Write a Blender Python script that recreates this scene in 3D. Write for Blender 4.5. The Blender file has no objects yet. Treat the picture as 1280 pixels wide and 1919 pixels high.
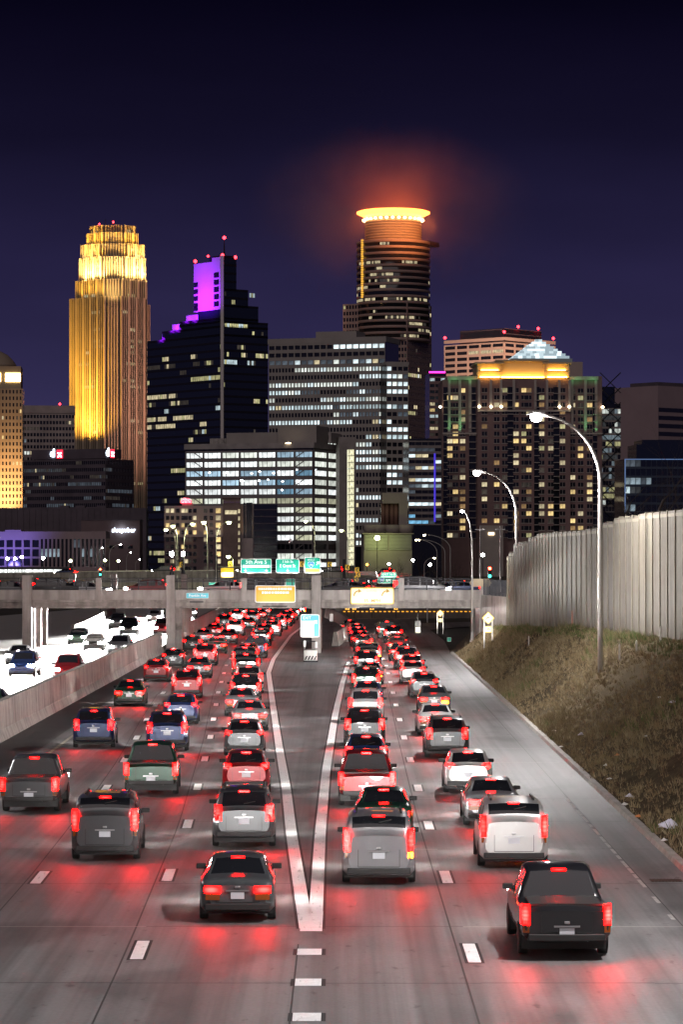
import bpy, bmesh, math, random
from mathutils import Vector, Matrix
random.seed(11)
scene = bpy.context.scene
COL = scene.collection
R = math.radians
# ---------------------------------------------------------------- camera
# photo 1280 x 1919: focal length 5500 px, eye 8.74 m above the road, horizon at row 1040
F, HC, HY = 5500.0, 8.74, 1040.0
cam = bpy.data.cameras.new('camera'); camo = bpy.data.objects.new('camera', cam); COL.objects.link(camo)
cam.sensor_fit = 'HORIZONTAL'; cam.sensor_width = 24.0; cam.lens = 24.0 * F / 1280
cam.shift_y = (HY - 959.5) / 1280
cam.clip_start = 1.0; cam.clip_end = 30000
camo.location = (0, 0, HC); camo.rotation_euler = (R(90), 0, 0)
scene.camera = camo
# ---------------------------------------------------------------- night sky
w = bpy.data.worlds.new('World'); scene.world = w; w.use_nodes = True
nt = w.node_tree; nt.nodes.clear()
out = nt.nodes.new('ShaderNodeOutputWorld')
sky = nt.nodes.new('ShaderNodeTexSky'); sky.sky_type = 'NISHITA'; sky.sun_disc = False
sky.sun_elevation = R(-6); sky.sun_rotation = R(95)
bg = nt.nodes.new('ShaderNodeBackground'); bg.inputs['Strength'].default_value = 0.05
nt.links.new(sky.outputs[0], bg.inputs[0])
tc = nt.nodes.new('ShaderNodeTexCoord'); sep = nt.nodes.new('ShaderNodeSeparateXYZ')
nt.links.new(tc.outputs['Generated'], sep.inputs[0])
ramp = nt.nodes.new('ShaderNodeValToRGB')            # city glow fading with height above the horizon
nt.links.new(sep.outputs['Z'], ramp.inputs[0])
els = ramp.color_ramp.elements
stops = [(0.0, (0.040, 0.032, 0.082)), (0.055, (0.028, 0.0235, 0.073)), (0.095, (0.0185, 0.0150, 0.052)),
         (0.14, (0.0068, 0.0054, 0.0205)), (0.185, (0.0020, 0.0014, 0.0075)), (0.30, (0.002, 0.0015, 0.007)), (1.0, (0.0015, 0.001, 0.006))]
els[0].position, els[0].color = stops[0][0], (*stops[0][1], 1)
els[1].position, els[1].color = stops[-1][0], (*stops[-1][1], 1)
for p, c in stops[1:-1]:
    e = els.new(p); e.color = (*c, 1)
nz = nt.nodes.new('ShaderNodeTexNoise'); nz.inputs['Scale'].default_value = 9; nz.inputs['Detail'].default_value = 3
mp = nt.nodes.new('ShaderNodeMapping'); mp.inputs['Scale'].default_value = (1, 1, 3.5)
nt.links.new(tc.outputs['Generated'], mp.inputs[0]); nt.links.new(mp.outputs[0], nz.inputs['Vector'])
mr = nt.nodes.new('ShaderNodeMapRange'); mr.inputs['To Min'].default_value = .72; mr.inputs['To Max'].default_value = 1.3
nt.links.new(nz.outputs['Fac'], mr.inputs[0])
bg2 = nt.nodes.new('ShaderNodeBackground'); nt.links.new(ramp.outputs[0], bg2.inputs[0]); nt.links.new(mr.outputs[0], bg2.inputs[1])
add = nt.nodes.new('ShaderNodeAddShader')
nt.links.new(bg.outputs[0], add.inputs[0]); nt.links.new(bg2.outputs[0], add.inputs[1]); nt.links.new(add.outputs[0], out.inputs[0])
# added broad sun lamp standing in for city glow from behind the viewer
sun = bpy.data.lights.new('city_glow_fill', 'SUN'); sun.energy = 0.55; sun.angle = R(60); sun.color = (1, .86, .84)
suno = bpy.data.objects.new('city_glow_fill', sun); COL.objects.link(suno); suno.rotation_euler = (R(58), 0, R(-14))
scene.view_settings.view_transform = 'Standard'; scene.view_settings.look = 'None'
scene.view_settings.exposure = 0.0; scene.view_settings.gamma = 1.0
scene.render.engine = 'CYCLES'
cy = scene.cycles
cy.use_denoising = True
try: cy.denoiser = 'OPENIMAGEDENOISE'
except Exception: pass
cy.max_bounces = 4; cy.diffuse_bounces = 2; cy.glossy_bounces = 2; cy.transmission_bounces = 2
cy.sample_clamp_indirect = 4.0; cy.sample_clamp_direct = 0.0
cy.caustics_reflective = False; cy.caustics_refractive = False
cy.use_light_tree = True
# ---------------------------------------------------------------- helpers
def P(px, py, d): return Vector(((px - 640) * d / F, d, HC - (py - HY) * d / F))
def G(px, py, z=0.0):
    d = (HC - z) * F / (py - HY); return Vector(((px - 640) * d / F, d, z))
def Z(py, d): return HC - (py - HY) * d / F
def X(px, d): return (px - 640) * d / F

MATS = {}
def mat(name, col, rough=.75, metal=0.0, n=None, amt=.25, bump=0.0, coat=0.0, spec=.5, n2=None):
    if name in MATS: return MATS[name]
    m = bpy.data.materials.new(name); m.use_nodes = True; MATS[name] = m
    t = m.node_tree; b = t.nodes['Principled BSDF']
    b.inputs['Base Color'].default_value = (*col, 1); b.inputs['Roughness'].default_value = rough
    b.inputs['Metallic'].default_value = metal; b.inputs['Coat Weight'].default_value = coat
    b.inputs['Specular IOR Level'].default_value = spec
    if n:
        c = t.nodes.new('ShaderNodeTexCoord'); x = t.nodes.new('ShaderNodeTexNoise')
        x.inputs['Scale'].default_value = n; x.inputs['Detail'].default_value = 6; x.inputs['Roughness'].default_value = .65
        t.links.new(c.outputs['Object'], x.inputs['Vector'])
        fac = x.outputs['Fac']
        if n2:
            y = t.nodes.new('ShaderNodeTexNoise'); y.inputs['Scale'].default_value = n2; y.inputs['Detail'].default_value = 4
            t.links.new(c.outputs['Object'], y.inputs['Vector'])
            q = t.nodes.new('ShaderNodeMath'); q.operation = 'ADD'; t.links.new(fac, q.inputs[0]); t.links.new(y.outputs['Fac'], q.inputs[1])
            h = t.nodes.new('ShaderNodeMath'); h.operation = 'MULTIPLY'; h.inputs[1].default_value = .5; t.links.new(q.outputs[0], h.inputs[0]); fac = h.outputs[0]
        r = t.nodes.new('ShaderNodeMapRange'); r.inputs['From Min'].default_value = .3; r.inputs['From Max'].default_value = .7
        r.inputs['To Min'].default_value = 1 - amt; r.inputs['To Max'].default_value = 1 + amt
        t.links.new(fac, r.inputs[0])
        v = t.nodes.new('ShaderNodeVectorMath'); v.operation = 'SCALE'; v.inputs[0].default_value = col
        t.links.new(r.outputs[0], v.inputs['Scale']); t.links.new(v.outputs[0], b.inputs['Base Color'])
        if bump:
            u = t.nodes.new('ShaderNodeBump'); u.inputs['Strength'].default_value = bump; u.inputs['Distance'].default_value = .05
            t.links.new(fac, u.inputs['Height']); t.links.new(u.outputs[0], b.inputs['Normal'])
    return m
def emat(name, col, s, rnd=0.0, grain=0.0, sample=False, base=(.02, .02, .02)):
    """something that gives off light: lamp glass, lit window, lit letters"""
    if name in MATS: return MATS[name]
    m = bpy.data.materials.new(name); m.use_nodes = True; MATS[name] = m
    t = m.node_tree; b = t.nodes['Principled BSDF']
    b.inputs['Base Color'].default_value = (*base, 1); b.inputs['Roughness'].default_value = .3
    b.inputs['Emission Color'].default_value = (*col, 1); b.inputs['Emission Strength'].default_value = s
    val = None
    if rnd:
        o = t.nodes.new('ShaderNodeObjectInfo'); r = t.nodes.new('ShaderNodeMapRange')
        r.inputs['To Min'].default_value = s * (1 - rnd); r.inputs['To Max'].default_value = s * (1 + rnd)
        t.links.new(o.outputs['Random'], r.inputs[0]); val = r.outputs[0]
    if grain:
        c = t.nodes.new('ShaderNodeTexCoord'); x = t.nodes.new('ShaderNodeTexNoise'); x.inputs['Scale'].default_value = grain
        x.inputs['Detail'].default_value = 3; x.inputs['Roughness'].default_value = .7
        g = t.nodes.new('ShaderNodeMapping'); g.inputs['Scale'].default_value = (1.6, 1.6, .7)
        t.links.new(c.outputs['Object'], g.inputs[0]); t.links.new(g.outputs[0], x.inputs['Vector'])
        r2 = t.nodes.new('ShaderNodeMapRange'); r2.inputs['From Min'].default_value = .32; r2.inputs['From Max'].default_value = .68
        r2.inputs['To Min'].default_value = .35; r2.inputs['To Max'].default_value = 1.35
        t.links.new(x.outputs['Fac'], r2.inputs[0])
        u = t.nodes.new('ShaderNodeMath'); u.operation = 'MULTIPLY'; t.links.new(r2.outputs[0], u.inputs[0])
        if val: t.links.new(val, u.inputs[1])
        else: u.inputs[1].default_value = s
        val = u.outputs[0]
    if val: t.links.new(val, b.inputs['Emission Strength'])
    if not sample: m.cycles.emission_sampling = 'NONE'
    return m

class MB:
    def __init__(s): s.v = []; s.f = []; s.m = []
    def add(s, vs, fs, mi=0):
        k = len(s.v); s.v += [tuple(v) for v in vs]
        for f in fs: s.f.append(tuple(i + k for i in f)); s.m.append(mi)
        return s
    def box(s, x0, x1, y0, y1, z0, z1, mi=0):
        return s.add([(x0,y0,z0),(x1,y0,z0),(x1,y1,z0),(x0,y1,z0),(x0,y0,z1),(x1,y0,z1),(x1,y1,z1),(x0,y1,z1)],
                     [(0,3,2,1),(4,5,6,7),(0,1,5,4),(1,2,6,5),(2,3,7,6),(3,0,4,7)], mi)
    def prism(s, poly, z0, z1, mi=0, top=None):
        n = len(poly); top = top or poly
        return s.add([(x,y,z0) for x,y in poly] + [(x,y,z1) for x,y in top],
              [tuple(range(n))[::-1], tuple(range(n, 2*n))] + [(i, (i+1)%n, n+(i+1)%n, n+i) for i in range(n)], mi)
    def yprism(s, poly, y0, y1, mi=0):        # outline in x,z pushed along y
        n = len(poly)
        return s.add([(x,y0,z) for x,z in poly] + [(x,y1,z) for x,z in poly],
              [tuple(range(n)), tuple(range(n, 2*n))[::-1]] + [(i, n+i, n+(i+1)%n, (i+1)%n) for i in range(n)], mi)
    def tube(s, pts, rad, n=8, mi=0):
        pts = [Vector(p) for p in pts]; rad = rad if isinstance(rad, (list, tuple)) else [rad]*len(pts)
        k = len(s.v); ref = None
        for i, p in enumerate(pts):
            t = (pts[min(i+1, len(pts)-1)] - pts[max(i-1, 0)]).normalized()
            if ref is None: ref = t.orthogonal().normalized()
            a = (ref - t*ref.dot(t)).normalized(); ref = a; b = t.cross(a)
            for j in range(n):
                th = 2*math.pi*j/n; s.v.append(tuple(p + (a*math.cos(th) + b*math.sin(th))*rad[i]))
        for i in range(len(pts)-1):
            for j in range(n):
                s.f.append((k+i*n+j, k+i*n+(j+1)%n, k+(i+1)*n+(j+1)%n, k+(i+1)*n+j)); s.m.append(mi)
        s.f.append(tuple(k+j for j in range(n))[::-1]); s.m.append(mi)
        e = k+(len(pts)-1)*n; s.f.append(tuple(e+j for j in range(n))); s.m.append(mi)
        return s
    def lathe(s, prof, c=(0,0), n=24, mi=0):    # prof: (radius, z)
        k = len(s.v)
        for r, z in prof:
            for j in range(n):
                a = 2*math.pi*j/n; s.v.append((c[0]+r*math.cos(a), c[1]+r*math.sin(a), z))
        for i in range(len(prof)-1):
            for j in range(n):
                s.f.append((k+i*n+j, k+i*n+(j+1)%n, k+(i+1)*n+(j+1)%n, k+(i+1)*n+j)); s.m.append(mi)
        s.f.append(tuple(k+j for j in range(n))[::-1]); s.m.append(mi)
        e = k+(len(prof)-1)*n; s.f.append(tuple(e+j for j in range(n))); s.m.append(mi)
        return s
    def mesh(s, name, mats, smooth=False):
        me = bpy.data.meshes.new(name); me.from_pydata(s.v, [], s.f)
        for m in (mats if isinstance(mats, (list, tuple)) else [mats]): me.materials.append(m)
        me.polygons.foreach_set('material_index', s.m)
        if smooth: me.polygons.foreach_set('use_smooth', [True]*len(s.f))
        me.update(); return me
    def build(s, name, mats, parent=None, smooth=False, bevel=0, **kw):
        o = bpy.data.objects.new(name, s.mesh(name, mats, smooth)); COL.objects.link(o)
        if parent: o.parent = parent
        if bevel:
            b = o.modifiers.new('bevel', 'BEVEL'); b.width = bevel; b.segments = 2; b.limit_method = 'ANGLE'
        for k, v in kw.items(): o[k] = v
        return o
def tag(o, label=None, cat=None, group=None, kind=None):
    if label: o['label'] = label
    if cat: o['category'] = cat
    if group: o['group'] = group
    if kind: o['kind'] = kind
    return o
def thing(name, label, cat, loc=(0,0,0), rz=0, group=None):
    o = bpy.data.objects.new(name, None); COL.objects.link(o); o.empty_display_size = .3
    o.location = loc; o.rotation_euler = (0, 0, rz); return tag(o, label, cat, group)
def inst(name, me, parent, loc=(0,0,0), rot=(0,0,0), sc=None):
    o = bpy.data.objects.new(name, me); COL.objects.link(o); o.parent = parent; o.location = loc; o.rotation_euler = rot
    if sc: o.scale = sc
    return o
def copy_tree(o, parent=None):
    c = o.copy(); COL.objects.link(c); c.parent = parent
    for ch in o.children: copy_tree(ch, c)
    return c
def light(name, kind, loc, power, col=(1,1,1), parent=None, aim=None, cone=90, blend=.6, size=.3):
    l = bpy.data.lights.new(name, kind); l.energy = power; l.color = col
    if kind in ('SPOT', 'POINT'): l.shadow_soft_size = size
    if kind == 'SPOT': l.spot_size = R(cone); l.spot_blend = blend
    o = bpy.data.objects.new(name, l); COL.objects.link(o); o.location = loc
    if parent: o.parent = parent
    if aim is not None: o.rotation_euler = (Vector(aim) - Vector(loc)).to_track_quat('-Z', 'Y').to_euler()
    return o
def lettering(txt, size, m, parent, loc, name='lettering', rot=(R(90),0,0), sx=1.0, depth=.01):
    cu = bpy.data.curves.new('t', 'FONT'); cu.body = txt; cu.size = size; cu.align_x = 'CENTER'; cu.align_y = 'CENTER'; cu.extrude = depth
    cu.resolution_u = 3; cu.offset = size*.012
    t = bpy.data.objects.new('t', cu); COL.objects.link(t)
    bpy.context.view_layer.update()
    me = bpy.data.meshes.new_from_object(t.evaluated_get(bpy.context.evaluated_depsgraph_get()))
    bpy.data.objects.remove(t); bpy.data.curves.remove(cu)
    me.name = name; me.materials.clear(); me.materials.append(m)
    return inst(name, me, parent, loc, rot, (sx, 1, 1))
ORD = ['nearest', 'second', 'third', 'fourth', 'fifth', 'sixth', 'seventh', 'eighth', 'ninth', 'tenth', 'eleventh', 'twelfth',
       'thirteenth', 'fourteenth', 'fifteenth', 'sixteenth', 'seventeenth', 'eighteenth', 'nineteenth', 'twentieth',
       'twenty-first', 'twenty-second', 'twenty-third', 'twenty-fourth', 'twenty-fifth', 'twenty-sixth', 'twenty-seventh', 'twenty-eighth', 'twenty-ninth', 'thirtieth']
# ---------------------------------------------------------------- ground and roads
M_conc = mat('pavement concrete', (.185, .180, .182), .58, n=.22, amt=.22, bump=.05, n2=9, spec=.4)
def wear(m, sx, sy, lo, hi, amt, detail=4, sz=None):
    """multiply the base colour by a stretched noise: tyre polish, oil drips, grooving"""
    t = m.node_tree; b = t.nodes['Principled BSDF']; src = b.inputs['Base Color'].links[0].from_socket
    c = t.nodes.new('ShaderNodeTexCoord'); g = t.nodes.new('ShaderNodeMapping'); g.inputs['Scale'].default_value = (sx, sy, sz if sz is not None else (1 if sy < sx else sx))
    x = t.nodes.new('ShaderNodeTexNoise'); x.inputs['Scale'].default_value = 1; x.inputs['Detail'].default_value = detail
    t.links.new(c.outputs['Object'], g.inputs[0]); t.links.new(g.outputs[0], x.inputs['Vector'])
    r = t.nodes.new('ShaderNodeMapRange'); r.inputs['From Min'].default_value = lo; r.inputs['From Max'].default_value = hi; r.inputs['To Min'].default_value = 1-amt; r.inputs['To Max'].default_value = 1
    t.links.new(x.outputs['Fac'], r.inputs[0])
    v = t.nodes.new('ShaderNodeVectorMath'); v.operation = 'SCALE'; t.links.new(src, v.inputs[0]); t.links.new(r.outputs[0], v.inputs['Scale']); t.links.new(v.outputs[0], b.inputs['Base Color'])
wear(M_conc, .9, .012, .38, .58, .42); wear(M_conc, 6, .06, .3, .6, .22); wear(M_conc, .35, .12, .36, .46, .35, 6); wear(M_conc, 3, 1.1, .27, .36, .5, 5)
M_asph = mat('shoulder asphalt', (.065, .06, .06), .6, n=.5, amt=.3, bump=.08, n2=9)
M_dirt = mat('ground soil', (.05, .045, .035), .95, n=.1, amt=.4)
M_wall = mat('cast concrete', (.40, .37, .34), .8, n=.5, amt=.16, bump=.04, n2=4)
M_wall2 = mat('weathered concrete', (.30, .27, .25), .85, n=.35, amt=.22, bump=.05, n2=3)
M_paint = mat('road paint', (.74, .74, .74), .55, n=4, amt=.2, n2=30); wear(M_paint, 9, 1.2, .30, .40, .45, 6)
M_paintedge = mat('black paint edging', (.02, .02, .02), .7)
M_seal = mat('joint sealant', (.035, .033, .032), .7)
M_sealw = mat('pale joint sealant', (.36, .34, .32), .7)
M_steel = mat('galvanised steel', (.45, .45, .44), .45, .6, n=3, amt=.12)
M_dark = mat('dark metal', (.02, .02, .025), .5, .4)
M_curb = mat('kerb concrete', (.34, .32, .29), .8, n=1.2, amt=.25, bump=.05)

for m_ in (M_wall, M_wall2): wear(m_, 1.6, 1.6, .36, .58, .38, 5, .12); wear(m_, .7, .7, .3, .42, .4, 6, .7)
def sheet(name, pts, z, m, parent=None, **kw):
    return MB().add([(x, y, z) for x, y in pts], [tuple(range(len(pts)))]).build(name, m, parent, **kw)
g = MB()
xs = [-3500, -1600, -800, -300, -120, -60, 60, 120, 300, 800, 1600, 3500]; ys = [-250, -100, 0, 150, 300, 500, 900, 1800, 3500, 7000]
g.add([(x, y, -.12) for y in ys for x in xs], [(j*len(xs)+i, j*len(xs)+i+1, (j+1)*len(xs)+i+1, (j+1)*len(xs)+i) for j in range(len(ys)-1) for i in range(len(xs)-1)])
tag(g.build('ground', M_dirt), kind='structure')
def strip(name, left, right, z, m, step=8.0, parent=None, kind=None):
    """ribbon between two polylines given as (y, x) lists"""
    def at(pl, y):
        if y <= pl[0][0]: return pl[0][1]
        for (y0, x0), (y1, x1) in zip(pl, pl[1:]):
            if y <= y1: t = (y-y0)/(y1-y0); return x0+(x1-x0)*t
        return pl[-1][1]
    y0, y1 = max(left[0][0], right[0][0]), min(left[-1][0], right[-1][0]); n = max(2, int((y1-y0)/step)+1)
    b = MB(); vs = []
    for i in range(n):
        y = y0+(y1-y0)*i/(n-1); vs += [(at(left, y), y, z), (at(right, y), y, z)]
    b.add(vs, [(2*i, 2*i+1, 2*i+3, 2*i+2) for i in range(n-1)])
    o = b.build(name, m, parent)
    if kind: o['kind'] = kind
    return o
# pavement of both carriageways: one sheet of concrete, asphalt shoulder on the left
CONC_L = [(10, -13.0), (116, -13.5), (160, -13.8), (230, -14.6), (300, -14.8), (470, -18)]
road = strip('road', CONC_L, [(10, 9.3), (260, 9.7), (300, 10.5), (470, 10)], 0.0, M_conc, kind='structure')
tag(strip('road_shoulder', [(10, -16.3), (300, -16.0)], [(10, -13.0), (116, -13.5), (160, -13.8), (230, -14.6), (300, -14.8)], -.004, M_asph), kind='structure')
# ramp that bends off to the right beyond the bridge
rp = MB(); N = 22; a0 = []
for i in range(N+1):
    t = i/N; a = t*R(84); cx, cy_, r0, r1 = 46, 330, 37.0, 49.5
    a0 += [(cx-r1*math.cos(a)*1.0, cy_+r1*1.35*math.sin(a), .006), (cx-r0*math.cos(a), cy_+r0*1.35*math.sin(a), .006)]
rp.add(a0, [(2*i, 2*i+1, 2*i+3, 2*i+2) for i in range(N)])
tag(rp.build('ramp_road', M_conc), kind='structure')
tag(sheet('oncoming_road', [(-62, 90), (-17, 90), (-16.6, 300), (-20, 470), (-40, 470), (-62, 300)], .25, mat('oncoming concrete', (.42, .41, .39), .55, n=.3, amt=.12)), kind='structure')
# painted markings, one piece each, lying on the road
def dash(x0, y0, x1, y1, wd=.14, edge=True):
    d = Vector((x1-x0, y1-y0)); u = d.normalized(); nrm = Vector((u.y, -u.x))*wd
    def q(k, e): return [(x0-nrm.x*k-u.x*e, y0-nrm.y*k-u.y*e), (x0+nrm.x*k-u.x*e, y0+nrm.y*k-u.y*e), (x1+nrm.x*k+u.x*e, y1+nrm.y*k+u.y*e), (x1-nrm.x*k+u.x*e, y1-nrm.y*k+u.y*e)]
    if edge: sheet('dash_edging', q(1.5, .12), .004, M_paintedge, road)
    sheet('lane_dash', q(1, 0), .008, M_paint, road)
def lane_x(tab, y):
    if y <= tab[0][0]: (y0, x0), (y1, x1) = tab[0], tab[1]
    else:
        for (y0, x0), (y1, x1) in zip(tab, tab[1:]):
            if y <= y1: break
    return x0+(x1-x0)*(y-y0)/(y1-y0)
LINE_R = [(50, 2.88), (95, 2.82), (141, 3.0), (199, 3.35), (234, 3.55), (300, 3.3), (340, 2.5)]
LINE_L1 = [(50, -4.3), (65, -4.46), (95, -4.98), (141, -6.3), (185, -7.8), (235, -9.2), (300, -10.0), (420, -9.0)]
LINE_L2 = [(50, -7.9), (80, -8.18), (94, -8.45), (110, -8.84), (125, -9.25), (154, -10.3), (185, -11.3), (221, -12.0), (300, -12.7), (420, -12.6)]
GORE_R = [(68.7, -.62), (92, -.67), (120, -.62), (160, -.35), (200, .05), (240, .6)]
GORE_L = [(68.7, -.80), (92, -1.55), (110, -2.05), (133, -2.8), (175, -4.1), (218, -5.4), (246, -5.7), (320, -5.5), (420, -3.6)]
for tab, first, last in ((LINE_R, 64.5, 330), (LINE_L1, 65, 330), (LINE_L2, 64.4, 330)):
    y = first - 1.5
    while y < last:
        dash(lane_x(tab, y), y, lane_x(tab, y+3.05), y+3.05); y += 15.24
for py in (1905, 1840, 1783):                       # short marks leading to the gore
    p = G(575+(1905-py)*.04, py); dash(p.x, p.y-.5, p.x, p.y+.5, .27, False)
    for s in (-1, 1): sheet('dash_edging', [(p.x+s*.27, p.y-.5), (p.x+s*.36, p.y-.5), (p.x+s*.36, p.y+.5), (p.x+s*.27, p.y+.5)], .004, M_paintedge, road)
def gore(tab, wd, name):
    l = [(y, x-wd/2) for y, x in tab]; r = [(y, x+wd/2) for y, x in tab]
    strip(name, l, r, .009, M_paint, 4, road)
    strip('gore_edging', [(y, x-wd/2-.07) for y, x in tab], [(y, x+wd/2+.07) for y, x in tab], .0045, M_paintedge, 4, road)
gore(GORE_R, .34, 'gore_line'); gore([(y, x-.02) for y, x in GORE_L], .34, 'gore_line')
sheet('gore_tip', [(-.97, 68.2), (-.45, 68.2), (-.45, 72.0), (-.71, 72.0), (-.95, 70)], .0125, M_paint, road)
strip('edge_line', [(60, -12.45), (116, -12.9), (160, -13.2), (230, -14.0), (300, -14.3)], [(60, -12.3), (116, -12.75), (160, -13.05), (230, -13.85), (300, -14.15)], .008, mat('worn edge paint', (.30, .27, .2), .6, n=5, amt=.4), 6, road)
y = 60
k = 0
while y < 330:                                       # transverse joints of the slabs, some sealed pale
    for l, r in ((-12.9, -8.4), (-8.4, -4.6), (-4.6, -.75), (-.62, 2.86), (2.86, 6.4), (6.4, 9.2)):
        yy = y + random.uniform(-.05, .05)
        pale = random.random() < .2
        sheet('slab_joint', [(l, yy-.03), (r, yy-.03), (r, yy+.03), (l, yy+.03)], .003, M_sealw if pale else M_seal, road)
    y += 9.1
for tab in (LINE_R, LINE_L1, LINE_L2):
    strip('lane_joint', [(y_, x-.32) for y_, x in tab], [(y_, x-.28) for y_, x in tab], .0025, M_seal, 6, road)
strip('lane_joint', [(40, -.99), (66, -.99)], [(40, -.955), (66, -.955)], .0025, M_seal, 6, road)
strip('gutter_joint', [(40, 7.95), (260, 8.6)], [(40, 7.98), (260, 8.63)], .0025, M_seal, 6, road)
# worn shoulder line and gutter grate on the right
y = 66.0
while y < 104:
    ln = random.uniform(.6, 2.2)
    x = 7.9+(y-66)*.004
    if random.random() < .8: sheet('worn_mark', [(x, y), (x+.1, y), (x+.1, y+ln), (x, y+ln)], .008, mat('worn white paint', (.42, .41, .4), .7, n=8, amt=.5), road)
    y += ln + random.uniform(.15, .9)
gr = MB().box(8.3, 9.15, 78.6, 79.2, .004, .012)
for i in range(9): gr.box(8.32+i*.092, 8.36+i*.092, 78.63, 79.17, .012, .02)
gr.build('drain_grate', mat('rusty iron', (.07, .035, .025), .7, .5, n=9), road)
# kerb, segment by segment
kerb = tag(bpy.data.objects.new('kerb', None), kind='structure'); COL.objects.link(kerb)
y = 40.0
while y < 262:
    x = 9.3 + (y-40)*.0018
    b = MB().prism([(x, y+.012), (x+.3, y+.012), (x+.3, y+2.988), (x, y+2.988)], -.1, .14+random.uniform(-.008, .008), top=[(x+.08, y+.012), (x+.3, y+.012), (x+.3, y+2.988), (x+.08, y+2.988)])
    b.build('kerb_stone', M_curb, kerb); y += 3.0
# ---------------------------------------------------------------- grass bank on the right
WALL = [(110, 16.9), (137, 15.9), (187, 13.9), (235, 13.2)]           # (y, x) foot of the noise wall
WZ = [(40, 5.4), (110, 4.9), (137, 4.72), (160, 4.55), (178, 4.5), (187, 4.1), (210, 3.6), (235, 3.0), (262, 2.2)]
def bank_z(x, y):
    xw = lane_x([(40, 19), (110, 16.9), (137, 15.9), (187, 13.9), (235, 13.2), (300, 13.0)], y); zt = lane_x(WZ, y)
    x0 = 9.62 + (y-40)*.0018; t = max(0, min(1.6, (x-x0)/(xw-x0)))
    s = t*t*(3-2*t) if t < 1 else 1
    return .1 + (zt-.1)*(.45*t+.55*s if t < 1 else 1) + .10*math.sin(x*1.7+y*.31)*t*(1-min(t,1)) + .07*math.sin(y*.9+x*.6)*t*(1-min(t,1))
b = MB(); NX, NY = 30, 120; vs = []
for j in range(NY+1):
    y = 40 + (262-40)*j/NY; x0 = 9.6+(y-40)*.0018
    xw = lane_x([(40, 19), (110, 16.9), (137, 15.9), (187, 13.9), (235, 13.2), (300, 13.0)], y)+2.5
    for i in range(NX+1):
        x = x0+(xw-x0)*i/NX; vs.append((x, y, bank_z(x, y)+random.uniform(-.02, .02)))
b.add(vs, [(j*(NX+1)+i, j*(NX+1)+i+1, (j+1)*(NX+1)+i+1, (j+1)*(NX+1)+i) for j in range(NY) for i in range(NX)])
tag(b.build('grass_bank', mat('dry turf soil', (.075, .06, .04), .95, n=.6, amt=.5, bump=.3, n2=5, spec=0.0), smooth=True), kind='structure')
# dry grass: many blades, nobody could count them
gb = MB()
def blade(x, y, z, h, lean, wd, mi, dx=0, dy=0):
    a = random.uniform(0, 6.283); c, s_ = math.cos(a)*wd, math.sin(a)*wd
    gb.add([(x-c, y-s_, z), (x+c, y+s_, z), (x+dx+random.uniform(-1, 1)*lean, y+dy+random.uniform(-1, 1)*lean, z+h)], [(0, 1, 2)], mi)
def on_bank():
    y = 66 + (258-66)*random.random()**.9; x0 = 9.62+(y-40)*.0018
    xw = lane_x([(40, 19), (110, 16.9), (137, 15.9), (187, 13.9), (235, 13.2), (300, 13.0)], y); x = x0+(xw-x0)*random.random()
    pt = math.sin(x*.9+y*.13)+math.sin(y*.21-x*.5+1.3)+.8*math.sin(x*2.3+y*.45)
    return x, y, bank_z(x, y)-.02, pt, (x-x0)/(xw-x0)
for i in range(52000):
    x, y, z, pt, u = on_bank()
    if pt < -1.3 and random.random() < .8: continue
    blade(x, y, z, random.uniform(.06, .2), .1, random.uniform(.012, .03), 1 if u > .82 and random.random() < .5 else random.choice((0, 0, 2, 2, 3)))
for i in range(8500):                               # tussocks
    x, y, z, pt, u = on_bank()
    if pt < -1.0 and random.random() < .7: continue
    tall = random.uniform(.18, .48) if pt > .6 else random.uniform(.12, .3); green = (u > .8 and random.random() < .55) or (pt > 1.5 and random.random() < .4); col_ = 1 if green else random.choice((0, 0, 0, 2, 3))
    for k in range(random.randint(7, 15)):
        a = random.uniform(0, 6.283); r = random.uniform(0, .12); blade(x+r*math.cos(a), y+r*math.sin(a), z, tall*random.uniform(.6, 1.1), .05, random.uniform(.01, .026), col_ if random.random() < .8 else random.choice((0, 2)), math.cos(a)*tall*random.uniform(.1, .6), math.sin(a)*tall*random.uniform(.1, .6))
for i in range(500):                                # tall dead stalks
    x, y, z, pt, u = on_bank()
    for k in range(4): blade(x+random.uniform(-.1, .1), y, z, random.uniform(.5, .95), .25, .012, random.choice((2, 3)))
tag(gb.build('dry_grass', [mat('straw grass', (.23, .178, .10), .9, spec=.05), mat('green grass', (.09, .12, .04), .9, spec=.05), mat('brown grass', (.15, .11, .065), .9, spec=.05), mat('pale straw', (.30, .25, .155), .9, spec=.05)]), 'dry straw coloured grass with green tufts covering the bank below the noise wall', 'grass', kind='stuff')
# ---------------------------------------------------------------- noise wall: posts and panels
nw = thing('noise_wall', 'tall beige concrete noise wall with vertical ribs along the grassy bank', 'wall', (13.2, 235, 3.0))
M_nw = mat('noise wall concrete', (.15, .132, .10), .9, n=.35, amt=.22, bump=.05, n2=2.5, spec=.05); wear(M_nw, 1.5, 1.5, .35, .6, .4, 5, .1)
M_nwp = mat('noise wall post concrete', (.20, .178, .138), .9, n=.8, amt=.12, spec=.05)
top_pts = [(110, 11.4), (137, 10.85), (150, 10.75), (160, 10.55), (166, 10.25), (173, 10.2), (187, 10.2), (205, 10.0), (212, 9.7), (222, 9.55), (227, 8.95), (231, 8.6), (235, 8.0)]
NWS = [M_nw]
for i_ in range(3):
    m2 = M_nw.copy(); NWS.append(m2)
    for n_ in m2.node_tree.nodes:
        if n_.type == 'VECT_MATH' and not n_.inputs[0].is_linked: n_.inputs[0].default_value = [(.12, .107, .086), (.15, .134, .10), (.13, .117, .092)][i_]
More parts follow.
